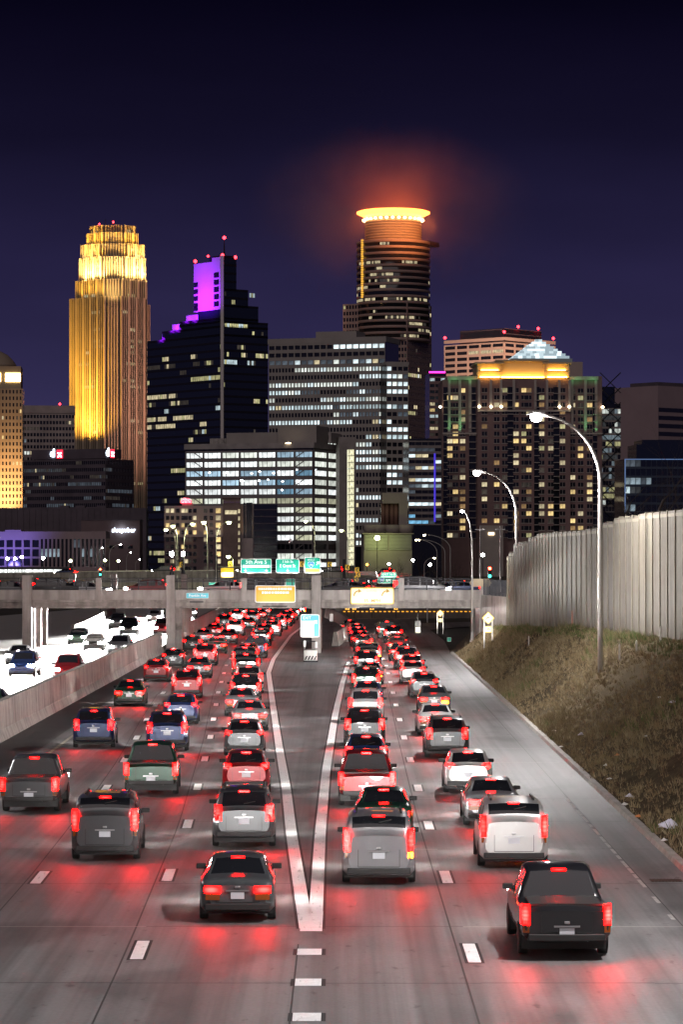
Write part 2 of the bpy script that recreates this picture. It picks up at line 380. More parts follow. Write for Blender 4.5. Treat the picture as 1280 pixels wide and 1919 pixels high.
y = 112.0; ox, oy, oz = 13.2, 235, 3.0
prev = None
while y < 235.4:
    x = lane_x(WALL, y); z0 = lane_x(WZ, y)-.4
    zt = [z for yy, z in top_pts if yy <= y+1.2][-1]
    MB().prism([(x-.075-ox, y-.09-oy), (x+.2-ox, y-.09-oy), (x+.2-ox, y+.09-oy), (x-.075-ox, y+.09-oy)], z0-oz, zt+.06-oz).build('post', M_nwp, nw)
    if prev:
        px_, py_, pz0, pzt = prev
        t = max(zt, pzt) if False else pzt
        MB().prism([(px_-.02-ox, py_+.091-oy), (px_+.14-ox, py_+.091-oy), (x+.14-ox, y-.091-oy), (x-.02-ox, y-.091-oy)], min(z0, pz0)-oz, t-oz).build('panel', random.choice(NWS), nw)
        MB().prism([(px_-.05-ox, py_+.092-oy), (px_+.17-ox, py_+.092-oy), (x+.17-ox, y-.092-oy), (x-.05-ox, y-.092-oy)], t-.28-oz, t-.12-oz).build('top_rail', M_nwp, nw)
    prev = (x, y, z0, zt); y += 2.44
# ---------------------------------------------------------------- left barrier
bar = thing('median_barrier', 'tall pale concrete barrier wall between the red lanes and the oncoming road', 'barrier', (-16.3, 60, 0))
y = 60.0
while y < 262:
    x = .0 ; L = 5.98
    MB().add([(-.42, y-60, 0), (.42, y-60, 0), (.24, y-60, .5), (.17, y-60, 1.82), (-.17, y-60, 1.82), (-.24, y-60, .5),
              (-.42, y-60+L, 0), (.42, y-60+L, 0), (.24, y-60+L, .5), (.17, y-60+L, 1.82), (-.17, y-60+L, 1.82), (-.24, y-60+L, .5)],
             [(0,1,2,3,4,5)[::1], (11,10,9,8,7,6)] + [(i, 6+i, 6+(i+1)%6, (i+1)%6) for i in range(6)]).build('barrier_segment', M_wall, bar)
    y += 6.0
# far barrier of the oncoming road, and the low curved ramp wall left of it
fb = thing('curved_ramp_barrier', 'weathered curved concrete barrier end beyond the glowing oncoming lanes', 'barrier', tuple(P(137, 1190, 290)))
pts = [G(137, 1188, .25), G(150, 1183, .25), G(168, 1174, .25), G(186, 1164, .25), G(203, 1154, .25), G(214, 1147, .25), G(205, 1143, .25)]
ob = MB(); vs = []
o0 = Vector(fb.location)
for p in pts:
    h = 1.0
    vs += [(p.x-.3-o0.x, p.y-o0.y, .2-o0.z), (p.x+.3-o0.x, p.y-o0.y, .2-o0.z), (p.x+.15-o0.x, p.y-o0.y, .25+h-o0.z), (p.x-.15-o0.x, p.y-o0.y, .25+h-o0.z)]
n = len(pts)
ob.add(vs, [(0,1,2,3), tuple(4*(n-1)+i for i in (3,2,1,0))] + [(4*i+j, 4*(i+1)+j, 4*(i+1)+(j+1)%4, 4*i+(j+1)%4) for i in range(n-1) for j in range(4)])
ob.build('barrier_segment', M_wall2, fb)
# inner barrier beyond the bridge on the left of the through lanes
ib = thing('tunnel_mouth_barrier', 'sloping concrete wall under the bridge left of the through lanes', 'barrier', (-15.4, 268, 0))
MB().add([(-.5, 0, 0), (.3, 0, 0), (.1, 0, 1.9), (-.3, 0, 1.9), (-3.0, 190, 0), (-2.2, 190, 0), (-2.4, 190, 1.2), (-2.8, 190, 1.2)],
         [(0,1,2,3), (7,6,5,4), (0,4,5,1), (1,5,6,2), (2,6,7,3), (3,7,4,0)]).build('barrier_segment', M_wall2, ib)
mb_ = thing('divider_wall', 'concrete divider wall behind the bridge pier curving along the ramp', 'barrier', (-.6, 282, 0))
pp = [(0, 0), (1.2, 30), (1.5, 60), (.4, 95), (-1.5, 130)]
vs = []
for x, y in pp: vs += [(x-.35, y, 0), (x+.35, y, 0), (x+.15, y, 1.35), (x-.15, y, 1.35)]
n = len(pp)
MB().add(vs, [(0,1,2,3), tuple(4*(n-1)+i for i in (3,2,1,0))] + [(4*i+j, 4*(i+1)+j, 4*(i+1)+(j+1)%4, 4*i+(j+1)%4) for i in range(n-1) for j in range(4)]).build('barrier_segment', M_wall2, mb_)
# ---------------------------------------------------------------- the street bridge
BY = 262.0
br = thing('road_bridge', 'grey concrete street bridge crossing the freeway with dark railings', 'bridge', (-10, BY, 0))
def bx(name, x0, x1, y0, y1, z0, z1, m=M_wall, bevel=0, parent=br):
    return MB().box(x0+10, x1+10, y0-BY, y1-BY, z0, z1).build(name, m, parent, bevel=bevel)
piers = [(-28.05, .42), (-15.25, .38), (-2.25, .42)]
M_br = mat('bridge concrete', (.36, .33, .31), .8, n=.3, amt=.15, bump=.04, n2=2); wear(M_br, 1.3, 1.3, .36, .58, .38, 5, .15)
ZB, ZG, ZP, ZR = 4.0, 4.75, 5.62, 6.62                                        # soffit, girder top, parapet top, rail top
edges = [-46.0] + [p for p, _ in piers] + [12.4]
for i in range(len(edges)-1):
    l = edges[i] + (piers[i-1][1]+.01 if i else 0); r = edges[i+1] - (piers[i][1]+.01 if i < 3 else 0)
    bx('parapet', l, r, BY, BY+.35, ZG+.004, ZP, M_br)
    for k, (za, zb, dy) in enumerate(((ZB, ZB+.18, -.10), (ZB+.2, ZB+.52, .05), (ZB+.54, ZG, -.06))):
        bx('girder', l, r, BY+dy, BY+.6, za, zb, M_wall2)
    n = max(1, int(round((r-l)/2.35)))
    for k in range(n+1):
        x = l+.15+(r-l-.3)*k/n; bx('rail_post', x-.05, x+.05, BY+.1, BY+.2, ZP+.002, ZR, M_dark)
    for zz in (ZR-.06, ZR-.3):
        bx('rail', l, r, BY+.11, BY+.19, zz, zz+.07, M_dark)
    bx('rail', l, r, BY+.12, BY+.18, ZP+.1, ZP+.15, M_dark)
for x, hw in piers:
    bx('pier', x-hw, x+hw, BY-.35, BY+.5, 0, 6.95, M_br, .03)
    if x < -20:
        for k in range(3): bx('column', x-.3, x+.3, BY+3.5+k*5.5, BY+4.1+k*5.5, 0, ZB-.01, M_wall2)
    else: bx('pier_wall', x-.40, x+(1.0 if x < -10 else .40), BY+.51, BY+17.5, 0, ZB-.01, M_wall2)
for px in (185, 457, 752):
    x = X(px, BY); bx('pilaster', x-.26, x+.26, BY-.10, BY+.45, ZG-.1, 6.7, M_br, .03)
bx('end_post', 12.42, 13.1, BY-.3, BY+.6, 0, 6.6, M_br, .03)
bx('deck', -46, 12.4, BY+.61, BY+17.4, ZG-.35, ZG+.15, mat('bridge deck asphalt', (.07, .065, .065), .7, n=.6))
bx('soffit', -46, 12.4, BY+1.2, BY+17.0, ZB+.05, ZG-.36, M_wall2)
bx('parapet', -46, 12.4, BY+17.41, BY+17.75, ZB, ZP-.25, M_br)
for zz in (ZR-.1, ZR-.35): bx('rail', -46, 12.4, BY+17.5, BY+17.57, zz, zz+.06, M_dark)
for k in range(25): bx('rail_post', -45+k*2.37-.04, -45+k*2.37+.04, BY+17.48, BY+17.56, ZP-.25, ZR-.05, M_dark)
for px in (135, 212, 345, 470):
    x = X(px, BY+17); bx('pilaster', x-.3, x+.3, BY+17.3, BY+17.9, ZB, 6.95, M_br, .05)
# abutment and wing wall on the right
ab = thing('abutment_wall', 'pale concrete wing wall of the bridge beside the noise wall', 'wall', (13, 250, 0))
a = MB(); a.prism([(-.55, 12), (1.4, -8), (1.8, -8), (.2, 12.4)], 0, 5.2); a.build('wing_wall', M_wall, ab)
MB().box(-.6, 8, 30, 30.6, 0, 5).build('rear_wall', M_wall2, ab)
MB().prism([(-.65, 12.8), (-.2, 12.8), (.2, 30), (-.25, 30)], 0, 4.0).build('abutment_face', M_wall, ab)
fp = MB()
for k in range(26):
    t = k/25; fp.box(-.45+1.9*t, -.36+1.9*t, 12-20*t-.02, 12-20*t+.02, 5.2, 6.6)
fp.build('picket_fence', M_dark, ab)
# street level to the right of and behind the bridge
tag(MB().add([(13.4, 262, 4.85), (90, 262, 5), (90, 300, 5), (13.4, 300, 4.85)], [(0,1,2,3)]).build('street', MATS['bridge deck asphalt']), kind='structure')
tag(MB().add([(13.3, 300, 4.84), (90, 300, 4.84), (90, 330, 0), (13.3, 305, 0), (13.3, 262, 4.84), (13.3, 262, 0)], [(0,1,2,3), (4,0,3,5)]).build('earth_bank', M_dirt), kind='structure')
b = MB(); vs = []
for j in range(15):
    for i in range(13):
        x = 9.9+i*.35; y = 266+j*5.0; t = i/12
        vs.append((x+ (j*.35), y, .02+1.9*t*t*(1-.05*j)+random.uniform(-.05, .05)))
b.add(vs, [(j*13+i, j*13+i+1, (j+1)*13+i+1, (j+1)*13+i) for j in range(14) for i in range(12)])
tag(b.build('weedy_verge', mat('weedy verge', (.09, .068, .04), .95, n=1.5, amt=.5, bump=.3), smooth=True), kind='structure')
# elevated freeway beyond the bridge: curved retaining wall and deck
el = thing('elevated_roadway', 'distant raised freeway curve with pale retaining wall behind the bridge', 'roadway', (-20, 640, 0))
pts = [(-92, 600), (-70, 612), (-45, 622), (-25, 628), (-8, 632), (4, 626), (9, 612), (8, 590), (3, 560), (-3, 520), (-6, 470)]
zs = [3.6, 4.2, 4.6, 4.7, 4.6, 4.4, 4.0, 3.3, 2.3, 1.2, .1]
vs = []; wl = []
for (x, y), z in zip(pts, zs):
    i = pts.index((x, y)); p0 = Vector(pts[max(0, i-1)]); p1 = Vector(pts[min(len(pts)-1, i+1)]); t = (p1-p0).normalized(); nn = Vector((t.y, -t.x))
    a_ = Vector((x, y))+nn*5.5; c_ = Vector((x, y))-nn*5.5
    vs += [(a_.x+20, a_.y-640, z), (c_.x+20, c_.y-640, z)]
    wl += [(a_.x+20, a_.y-640, -.1), (a_.x+20, a_.y-640, z+.75), (a_.x+20-nn.x*.4, a_.y-640-nn.y*.4, z+.75)]
n = len(pts)
MB().add(vs, [(2*i, 2*i+1, 2*i+3, 2*i+2) for i in range(n-1)]).build('deck', M_conc, el)
MB().add(wl, [(3*i, 3*i+3, 3*i+4, 3*i+1) for i in range(n-1)]+[(3*i+1, 3*i+4, 3*i+5, 3*i+2) for i in range(n-1)]).build('retaining_wall', M_wall, el)
fw = MB(); fw2 = [(v[0], v[1], v[2]) for v in vs[1::2]]
fw.add([(x, y, z+.0) for x, y, z in fw2]+[(x, y, z+.8) for x, y, z in fw2], [(i, i+1, n+i+1, n+i) for i in range(n-1)]).build('parapet', M_wall, el)
# retaining wall where the ramp turns, with a row of amber delineators given a glow of their own
rw = thing('ramp_end_wall', 'low dark retaining wall with a row of glowing amber delineators where the ramp turns', 'wall', (8, 405, 0))
MB().box(-8, 32, 0, .5, 0, 1.15).build('wall', mat('stained concrete', (.12, .10, .09), .9, n=.6), rw)
dm = MB().box(-.15, .15, -.06, 0, -.06, .06).mesh('glowing_delineator', emat('amber delineator glow', (1, .42, .03), 1.6))
for k in range(34): inst('glowing_delineator', dm, rw, (-7.6+k*.62, -.01, .95))
MB().box(-9, 60, 16, 17, 0, 4.2).build('upper_wall', mat('dark concrete', (.10, .085, .08), .9, n=.5), rw)  # concrete in a darker tone
# ---------------------------------------------------------------- buildings
W_cool = [emat('window cool %d' % i, c, s, .35, .35) for i, (c, s) in enumerate((((.80, .95, 1), 1.25), ((.72, .90, .95), .75), ((.9, .97, .9), 1.0), ((.6, .78, .9), .35)))]
W_warm = [emat('window warm %d' % i, c, s, .35, .45) for i, (c, s) in enumerate((((1, .72, .30), 1.0), ((1, .85, .52), .7), ((.95, .9, .45), .5), ((1, .6, .25), .28)))]
W_dim = [emat('window dim %d' % i, c, s, .5, .4) for i, (c, s) in enumerate((((.5, .55, .6), .10), ((.6, .5, .4), .07), ((.4, .5, .62), .16)))]
W_blue = [emat('window blue %d' % i, c, s, .3, .4) for i, (c, s) in enumerate((((.25, .65, 1), .75), ((.15, .3, 1), .6)))]
M_glass = mat('dark glass', (.012, .014, .02), .12, spec=.7)
M_glass_b = mat('blue dark glass', (.012, .018, .035), .08, spec=.8)
M_roof = mat('roof gravel', (.08, .075, .075), .9, n=.2)
M_beacon = emat('red beacon', (1, .02, .03), 14)
BEACON = MB().lathe([(.2, -.9), (.75, -.45), (.95, 0), (.75, .45), (.2, .9)], n=8).mesh('beacon', M_beacon)

class Bld:
    """box building turned by th; origin at the foot of its near corner, local x along the right face, local y along the left face"""
    def __init__(s, name, label, xl, xc, xr, d, th, cat='building', group=None):
        s.d = d; s.th = R(th); c, sn = math.cos(s.th), math.sin(s.th); cx = X(xc, d)
        kl = (xl-640)/F; kr = (xr-640)/F
        s.L = (cx-kl*d)/(sn+kl*c) if abs(sn+kl*c) > 1e-6 else 30
        s.W = (kr*d-cx)/(c-kr*sn)
        if xl >= xc-.5: s.L = 35.0
        if xr <= xc+.5: s.W = 35.0
        s.o = thing(name, label, cat, (cx, d, 0), s.th, group); s.cx = cx; s.c, s.sn = c, sn
    def sr(s, px):     # distance along the right face at pixel column px
        k = (px-640)/F; return (k*s.d-s.cx)/(s.c-k*s.sn)
    def sl(s, px):
        k = (px-640)/F; return (s.cx-k*s.d)/(s.sn+k*s.c)
    def z(s, py): return Z(py, s.d)
    def fb(s, mb, face, s0, s1, z0, z1, p0, p1, mi=0):
        if face == 'R': mb.box(s0, s1, -p1, -p0, z0, z1, mi)
        else: mb.box(-p1, -p0, s0, s1, z0, z1, mi)
    def box(s, name, x0, x1, y0, y1, z0, z1, m): return MB().box(x0, x1, y0, y1, z0, z1).build(name, m, s.o)
    def beacon(s, x, y, z, k=1.0): return inst('beacon', BEACON, s.o, (x, y, z), (0,0,0), (k,k,k))
def lit_runs(n, p, run):
    out = []; on = random.random() < p
    for i in range(n):
        out.append(on)
        if random.random() < 1/run: on = random.random() < p
    return out
def facade(B, face, s0, s1, zb, zt, cols, rows, wall, pier=.25, band=.35, proud=.35, pick=None, each=False, mats=None, name='window', wallname='wall_grid', bands=True, piers=True, sill=0.0, pane_h=1.0):
    """proud wall grid over the glass core; window panes stand in the cells. pick(r, c) -> material index or None"""
    mb = MB(); cw = (s1-s0)/cols; rh = (zt-zb)/rows
    if bands:
        for r in range(rows+1):
            h = rh*band; z0 = zb+r*rh-h/2; B.fb(mb, face, s0, s1, max(zb, z0) if r else zb, min(zt, z0+h), 0, proud)
    if piers:
        for c in range(cols+1):
            wd = cw*pier; x0 = s0+c*cw-wd/2; B.fb(mb, face, max(s0, x0), min(s1, x0+wd), zb, zt, 0, proud+.03)
    if mb.f: mb.build(wallname, wall, B.o)
    if pick is None: return
    J = MB(); cache = {}
    pw, ph = cw*(1-pier)*.98, rh*(1-band)*.96*pane_h
    for r in range(rows):
        for c in range(cols):
            k = pick(r, c)
            if k is None: continue
            sc = s0+(c+.5)*cw; zc = zb+(r+.5)*rh
            if each:
                if k not in cache:
                    q = MB()
                    q.box(-pw/2, pw/2, -.12, -.04, -ph/2, ph/2); cache[k] = q.mesh(name, mats[k])
                inst(name, cache[k], B.o, (sc, 0, zc) if face == 'R' else (0, sc, zc), (0,0,0) if face == 'R' else (0,0,R(-90)))
            else: B.fb(J, face, sc-pw/2, sc+pw/2, zc-ph/2, zc+ph/2, .04, .12, k)
    if J.f: tag(J.build('lit_window', mats, B.o), kind='stuff')
def run_pick(rows, cols, p, run, w, floors=None):
    """runs of lit cells floor by floor; w = weights of the material indices"""
    tab = []
    for r in range(rows):
        pr = p if floors is None else floors.get(r, p); base = random.choices(range(len(w)), w)[0]
        on = lit_runs(cols, pr, run)
        tab.append([(base if random.random() < .7 else random.choices(range(len(w)), w)[0]) if o else None for o in on])
    return lambda r, c: tab[r][c]

# --- floodlit gold tower ---------------------------------------------------
M_stone = mat('tan stone', (.42, .34, .25), .75, n=.05, amt=.1)
B = Bld('gold_tower', 'tall golden floodlit stone skyscraper stepping back to a narrow crown', 132, 211, 275, 2000, 47)
def tier(B, l, c_, r, yt, yb, chf, ins=0, finw=.42, ribs=True, wins=.1):
    """one setback tier with a cut corner: core, fins and lit windows; inset so that all tiers share the tower's axis"""
    i = chf; kl, kr = (l-640)/F, (r-640)/F
    L = (B.cx+ins*B.c-kl*(B.d+ins*B.sn))/(B.sn+kl*B.c); W = (kr*(B.d+ins*B.c)+ins*B.sn-B.cx)/(B.c-kr*B.sn); sx = ins
    z0, z1 = B.z(yb), B.z(yt)
    x0, y0, x1, y1 = sx, sx, W, L
    MB().prism([(x0+i, y0), (x1, y0), (x1, y1), (x0, y1), (x0, y0+i)], z0, z1).build('tier', M_stoned, B.o)
    f = MB(); k = 1.75; n = int((x1-x0-i)/k)
    for j in range(n+1):
        s = x0+i+(x1-x0-i)*j/n; big = j % 4 == 0; wd = .72 if big else .26
        f.box(max(x0+i, s-wd), min(x1, s+wd), y0-(1.1 if big else .6), y0, z0, z1+.8)
    n = int((y1-y0-i)/k)
    for j in range(n+1):
        s = y0+i+(y1-y0-i)*j/n; big = j % 4 == 0; wd = .72 if big else .26
        f.box(x0-(1.1 if big else .6), x0, max(y0+i, s-wd), min(y1, s+wd), z0, z1+.8)
    m = int(i*1.414/1.7)
    for j in range(1, m):
        t = j/m; f.box(x0+i*(1-t)-.5, x0+i*(1-t)+.35, y0+i*t-.5, y0+i*t+.35, z0, z1+.8)
    f.build('fin', M_stone, B.o, kind='stuff')
    h = 3.9; J = MB(); zz = z0+1
    while zz < z1-3:
        if random.random() < wins*2.4:
            for face, a, b in (('R', x0+i, x1), ('L', y0+i, y1)):
                s = a + random.random()*(b-a)*.6; e_ = min(b-1, s+random.uniform(4, 14))
                while s < e_:
                    if face == 'R': J.box(s, s+1.0, y0-.2, y0-.02, zz, zz+1.9, random.choice((0, 0, 1)))
                    else: J.box(x0-.2, x0-.02, s, s+1.0, zz, zz+1.9, random.choice((0, 0, 1)))
                    s += 1.75
        zz += h
    if J.f: J.build('lit_window', [W_warm[1], W_warm[2]], B.o, kind='stuff')
M_stoned = mat('dark bronze glazing', (.035, .024, .017), .4, n=.05)
tier(B, 132, 211, 275, 556, 1050, 7.0, 0, wins=.16)
tier(B, 143, 211, 275, 523, 556, 8.0, .9)
tier(B, 150, 208, 272, 480, 523, 11.0, 2.6)
tier(B, 152, 208, 270, 455, 480, 13.0, 3.4)
tier(B, 163, 206, 258, 433, 455, 10.0, 6)
tier(B, 169, 205, 253, 419, 433, 10.0, 7.5)
B.box('side_wing', B.sr(275)-.5, B.sr(289), 6, 30, 0, B.z(565), M_stone)
wg = MB()
for j in range(9): wg.box(B.sr(275)+j*1.0, B.sr(275)+j*1.0+.4, 5.4, 6, 0, B.z(564))
wg.build('fin', M_stone, B.o, kind='stuff')
for px, py in ((170, 417), (196, 416), (250, 424)):
    inst('beacon', BEACON, B.o, ((B.sr(px) if px > 206 else 8), (B.sl(px) if px < 206 else 10), B.z(py)+1), (0,0,0), (.8,.8,.8))
MB().tube([(10, 18, B.z(419)), (10, 18, B.z(405))], .2, 5).build('antenna', M_dark, B.o)
GOLD = (1, .52, .055); PALE = (1, .66, .22)
def flood(B, loc, aim, p, col, cone=70): return light('flood_or_fill_light', 'SPOT', loc, p, col, B.o, aim, cone, .9, 1.5)
zb = B.z(850)
for s, p in ((6, 1.3e5), (15, 3.6e5), (22, 4.2e5), (31, 1.9e5)): flood(B, (-13, s, zb), (0, s, zb+65), p, GOLD, 80)
flood(B, (-30, 20, zb), (0, 20, zb+120), 9e5, GOLD, 60)
for s in (10, 20, 30): flood(B, (-6, s, B.z(556)), (3, s, B.z(470)), 1.6e4, GOLD, 120)
for s in (12, 20, 28): flood(B, (-3.5, s, B.z(523)), (3, s, B.z(470)), 1.0e5, PALE, 120)
for s in (10, 18, 26, 32): flood(B, (s, -4.5, B.z(524)), (s, 2, B.z(470)), 9.0e4, PALE, 120)
for s in (16, 26): flood(B, (s, -2, B.z(481)), (s, 4, B.z(440)), 1.8e4, GOLD, 120); flood(B, (-2, s, B.z(481)), (4, s, B.z(440)), 1.8e4, GOLD, 120)
for s in (14, 22, 30): flood(B, (s, 0, B.z(455)), (s, 6, B.z(420)), 1.3e4, GOLD, 120); flood(B, (0, s, B.z(455)), (6, s, B.z(420)), 1.6e4, GOLD, 120)
flood(B, (-6, -6, B.z(554)), (6, 6, B.z(520)), 3.0e4, PALE, 110)
flood(B, (60, -150, 60), (20, 0, 150), 1.2e6, (1, .48, .36), 70)      # added spot standing in for street glow on the shaded side

# --- halo tower ------------------------------------------------------------
D = 2000
B = Bld('halo_tower', 'round topped skyscraper crowned by a glowing orange halo ring', 643, 763, 808, D, 64)
M_halo_wall = mat('rose granite', (.36, .25, .22), .6, n=.05, amt=.1)
zt = B.z(566)
B.box('shaft', 0, B.W, 0, B.L, 0, zt, M_glass)
rows = int(zt/4.25)
pk = run_pick(rows, 22, .13, 4, (3, 2, 1, 2))
facade(B, 'L', 0, B.L, 0, zt, 22, rows, M_halo_wall, .32, .42, .3, pk, False, [W_warm[1], W_warm[2], W_cool[2], W_dim[1]])
facade(B, 'R', 0, B.W, 0, zt, 12, rows, M_halo_wall, .32, .42, .3, run_pick(rows, 12, .12, 4, (3, 2, 1, 2)), False, [W_warm[1], W_warm[2], W_cool[2], W_dim[1]])
# drum centre in building frame
ctr = Vector((X(737, D+24), D+24, 0)); lc = Matrix.Rotation(-B.th, 3, 'Z') @ (ctr-Vector((B.cx, D, 0)))
r1 = (805-669)/2*(D+24)/F; r2 = (790-686)/2*(D+24)/F; r3 = (806-669)/2*(D+24)/F*1.0
zz = lambda py: Z(py, D+24)
MB().lathe([(r1, zz(640)), (r1, zz(458))], lc, 48).build('drum', M_glass, B.o, True)
rg = MB(); n = 16
for i in range(n+1):
    z = zz(640)+(zz(458)-zz(640))*i/n; rg.lathe([(r1+.02, z-.95), (r1+.45, z-.85), (r1+.45, z+.75), (r1+.02, z+.9)], lc, 48)
rg.build('floor_band', M_halo_wall, B.o, True, kind='stuff')
J = MB()
for i in range(n):
    z = zz(640)+(zz(458)-zz(640))*(i+.5)/n; a = -math.pi
    run = lit_runs(64, .12 if i not in (6, 9, 12) else .45, 7)
    for j in range(64):
        th = B.th; ang = -math.pi*1.02 - th + math.pi*1.04*j/64
        if run[j]:
            t = Vector((math.cos(ang), math.sin(ang))); q = Vector((-t.y, t.x))
            c = Vector(lc[:2])+t*(r1+.12)
            J.add([(c.x-q.x*.7, c.y-q.y*.7, z-.9), (c.x+q.x*.7, c.y+q.y*.7, z-.9), (c.x+q.x*.7, c.y+q.y*.7, z+.9), (c.x-q.x*.7, c.y-q.y*.7, z+.9)], [(0,1,2,3)], random.choice((0,0,1)))
J.build('lit_window', [W_warm[1], W_dim[1]], B.o, kind='stuff')
# gold light strip on the drum's left
ang = math.atan2(0, 1)
cam_l = Matrix.Rotation(-B.th, 3, 'Z') @ Vector((-math.sin(R(57)), -math.cos(R(57)), 0))
cc = Vector(lc[:2])+Vector(cam_l[:2])*(r1+.5)
s_ = MB()
for k in range(26): s_.box(cc.x-.7, cc.x+.7, cc.y-.7, cc.y+.7, zz(562)+k*1.55, zz(562)+k*1.55+1.1)
s_.build('light_strip', emat('amber strip light', (1, .5, .06), 1.1), B.o)
MB().lathe([(r2, zz(459)), (r2, zz(411))], lc, 48).build('upper_drum', mat('pale orange stone', (.30, .25, .21), .7), B.o, True)
rg = MB()
for i in range(9):
    z = zz(459)+(zz(414)-zz(459))*i/9; rg.lathe([(r2+.02, z-.5), (r2+.5, z-.45), (r2+.5, z+.4), (r2+.02, z+.45)], lc, 48)
rg.build('floor_band', M_stone, B.o, True, kind='stuff')
MB().lathe([(r2*.97, zz(411.5)), (r2*1.02, zz(409)), (r3, zz(401.5)), (r3, zz(399)), (r3*.94, zz(397.5)), (r2*.5, zz(397))], lc, 64).build('halo_ring', emat('halo light', (1, .20, .035), 9.0, sample=True), B.o, True)
bl = MB().lathe([(.3, -.9), (1.1, -.5), (1.3, 0), (1.1, .5), (.3, .9)], n=8).mesh('crown_lamp', emat('crown lamp', (1, .62, .25), 9, sample=True))
for j in range(30):
    a = 2*math.pi*j/30; inst('crown_lamp', bl, B.o, (lc[0]+(r2+1.2)*math.cos(a), lc[1]+(r2+1.2)*math.sin(a), zz(414)))
MB().box(lc[0]+6, lc[0]+24, lc[1]-24, lc[1]-19, zz(461), zz(453)).build('roof_crane', M_dark, B.o)
for px in (690, 706, 772, 783):
    v = Matrix.Rotation(-B.th, 3, 'Z') @ Vector((X(px, D+24)-ctr.x, 0, 0)); MB().tube([(lc[0]+v.x, lc[1]+v.y, zz(398)), (lc[0]+v.x, lc[1]+v.y, zz(388))], .15, 5).build('antenna', M_dark, B.o)
flood(B, (lc[0]-60, lc[1]-60, zz(450)), (lc[0], lc[1], zz(430)), 3.5e5, (1, .32, .08), 50)

# --- dark stepped tower with violet core ------------------------------------
D = 1500
B = Bld('dark_stepped_tower', 'black glass stepped skyscraper with a violet lit core and red roof beacons', 276, 417, 502, D, 38)
steps = [(276, 502, 628), (304, 502, 612), (336, 502, 603), (337, 484, 597), (371, 484, 573), (385, 465, 543), (392, 443, 481)]
zprev = 0
rw_all = int(B.z(628)/3.9)
for i, (l, r, yt) in enumerate(steps):
    Lx, Wx, z1 = B.sl(l), B.sr(r), B.z(yt)
    B.box('shaft' if i == 0 else 'setback', 0, Wx, 0, Lx, zprev, z1, M_glass_b)
    bm_ = MB(); n = max(1, int((z1-zprev)/3.9))
    for k in range(n+1):
        z = zprev+(z1-zprev)*k/n; B.fb(bm_, 'L', 0, Lx, z-.55, z+.55, 0, .12); B.fb(bm_, 'R', 0, Wx, z-.55, z+.55, 0, .12)
    bm_.build('spandrel', mat('black spandrel', (.018, .016, .02), .35), B.o, kind='stuff')
    zprev = z1
zt = B.z(628)
for face, s1, cols in (('L', B.L, 34), ('R', B.W, 22)):
    facade(B, face, 0, s1, 0, zt, cols, rw_all, M_glass_b, .12, .42, .1, run_pick(rw_all, cols, .17, 5, (2, 3, 1, 3)), False, [W_warm[1], W_warm[2], W_cool[1], W_dim[1]], bands=False, piers=False)
for yt0, yt1, l, r in ((603, 628, 305, 502), (543, 573, 372, 484)):
    facade(B, 'R', 0, B.sr(r), B.z(yt1), B.z(yt0), 20, 2, M_glass_b, .12, .45, .1, run_pick(2, 20, .25, 3, (1, 2, 1, 2)), False, [W_warm[1], W_warm[2], W_cool[1], W_dim[1]], bands=False, piers=False)
MB().prism([(-1.6, -.5), (-.5, -1.6), (.6, -.6), (-.6, .6)], 0, B.z(480)).build('corner_fin', mat('pale metal fin', (.5, .46, .44), .5, .3), B.o)
M_core = mat('pale core panel', (.55, .53, .55), .6, n=.08, amt=.06)
# violet lit core wall on the left, built in ledges, with dark slots
Lc = B.sl(365)
B.box('core', -.6, 8, .8, Lc, B.z(580), B.z(489), M_core)
B.box('core', -.9, 8, .8, B.sl(400), B.z(580), B.z(482), M_core)
sl = MB()
for k in range(5):
    z = B.z(520+k*13.5); sl.box(-1.1, -.6, B.sl(413), B.sl(404), z, z+2.6)
    z = B.z(533+k*13.0) if k < 4 else B.z(578); sl.box(-.8, -.5, B.sl(372)-.4, Lc-.3, z, z+2.4)
sl.build('slot', M_glass, B.o)
for l, r, yt, yb in ((295, 303.5, 612, 627.8), (314, 335.5, 597.5, 611.8), (340, 370, 583, 596.8)):
    B.box('ledge_wall', 3, 5, B.sl(r), B.sl(l), B.z(yb), B.z(yt), M_core)
VIO = (.30, .008, 1)
for s, p in ((B.sl(395), 1.2e5), (B.sl(376), .95e5)): flood(B, (-22, s, B.z(600)), (-.6, s, B.z(545)), p, VIO, 75)
for px, py in ((300, 628), (320, 612), (330, 612), (347, 597), (362, 597)): flood(B, (-1.5, B.sl(px), B.z(py)+.8), (3, B.sl(px), B.z(py)+2.5), 5e3, VIO, 140)
MB().tube([(4, 4, B.z(480)), (4, 4, B.z(445))], [.5, .15], 6).build('antenna', M_dark, B.o)
B.beacon(4, 4, B.z(444)); B.beacon(0, 0, B.z(479)); B.beacon(B.sr(441), 0, B.z(481)); B.beacon(0, Lc-.5, B.z(498)+4); B.beacon(0, B.sl(390), B.z(488)+3, .7)

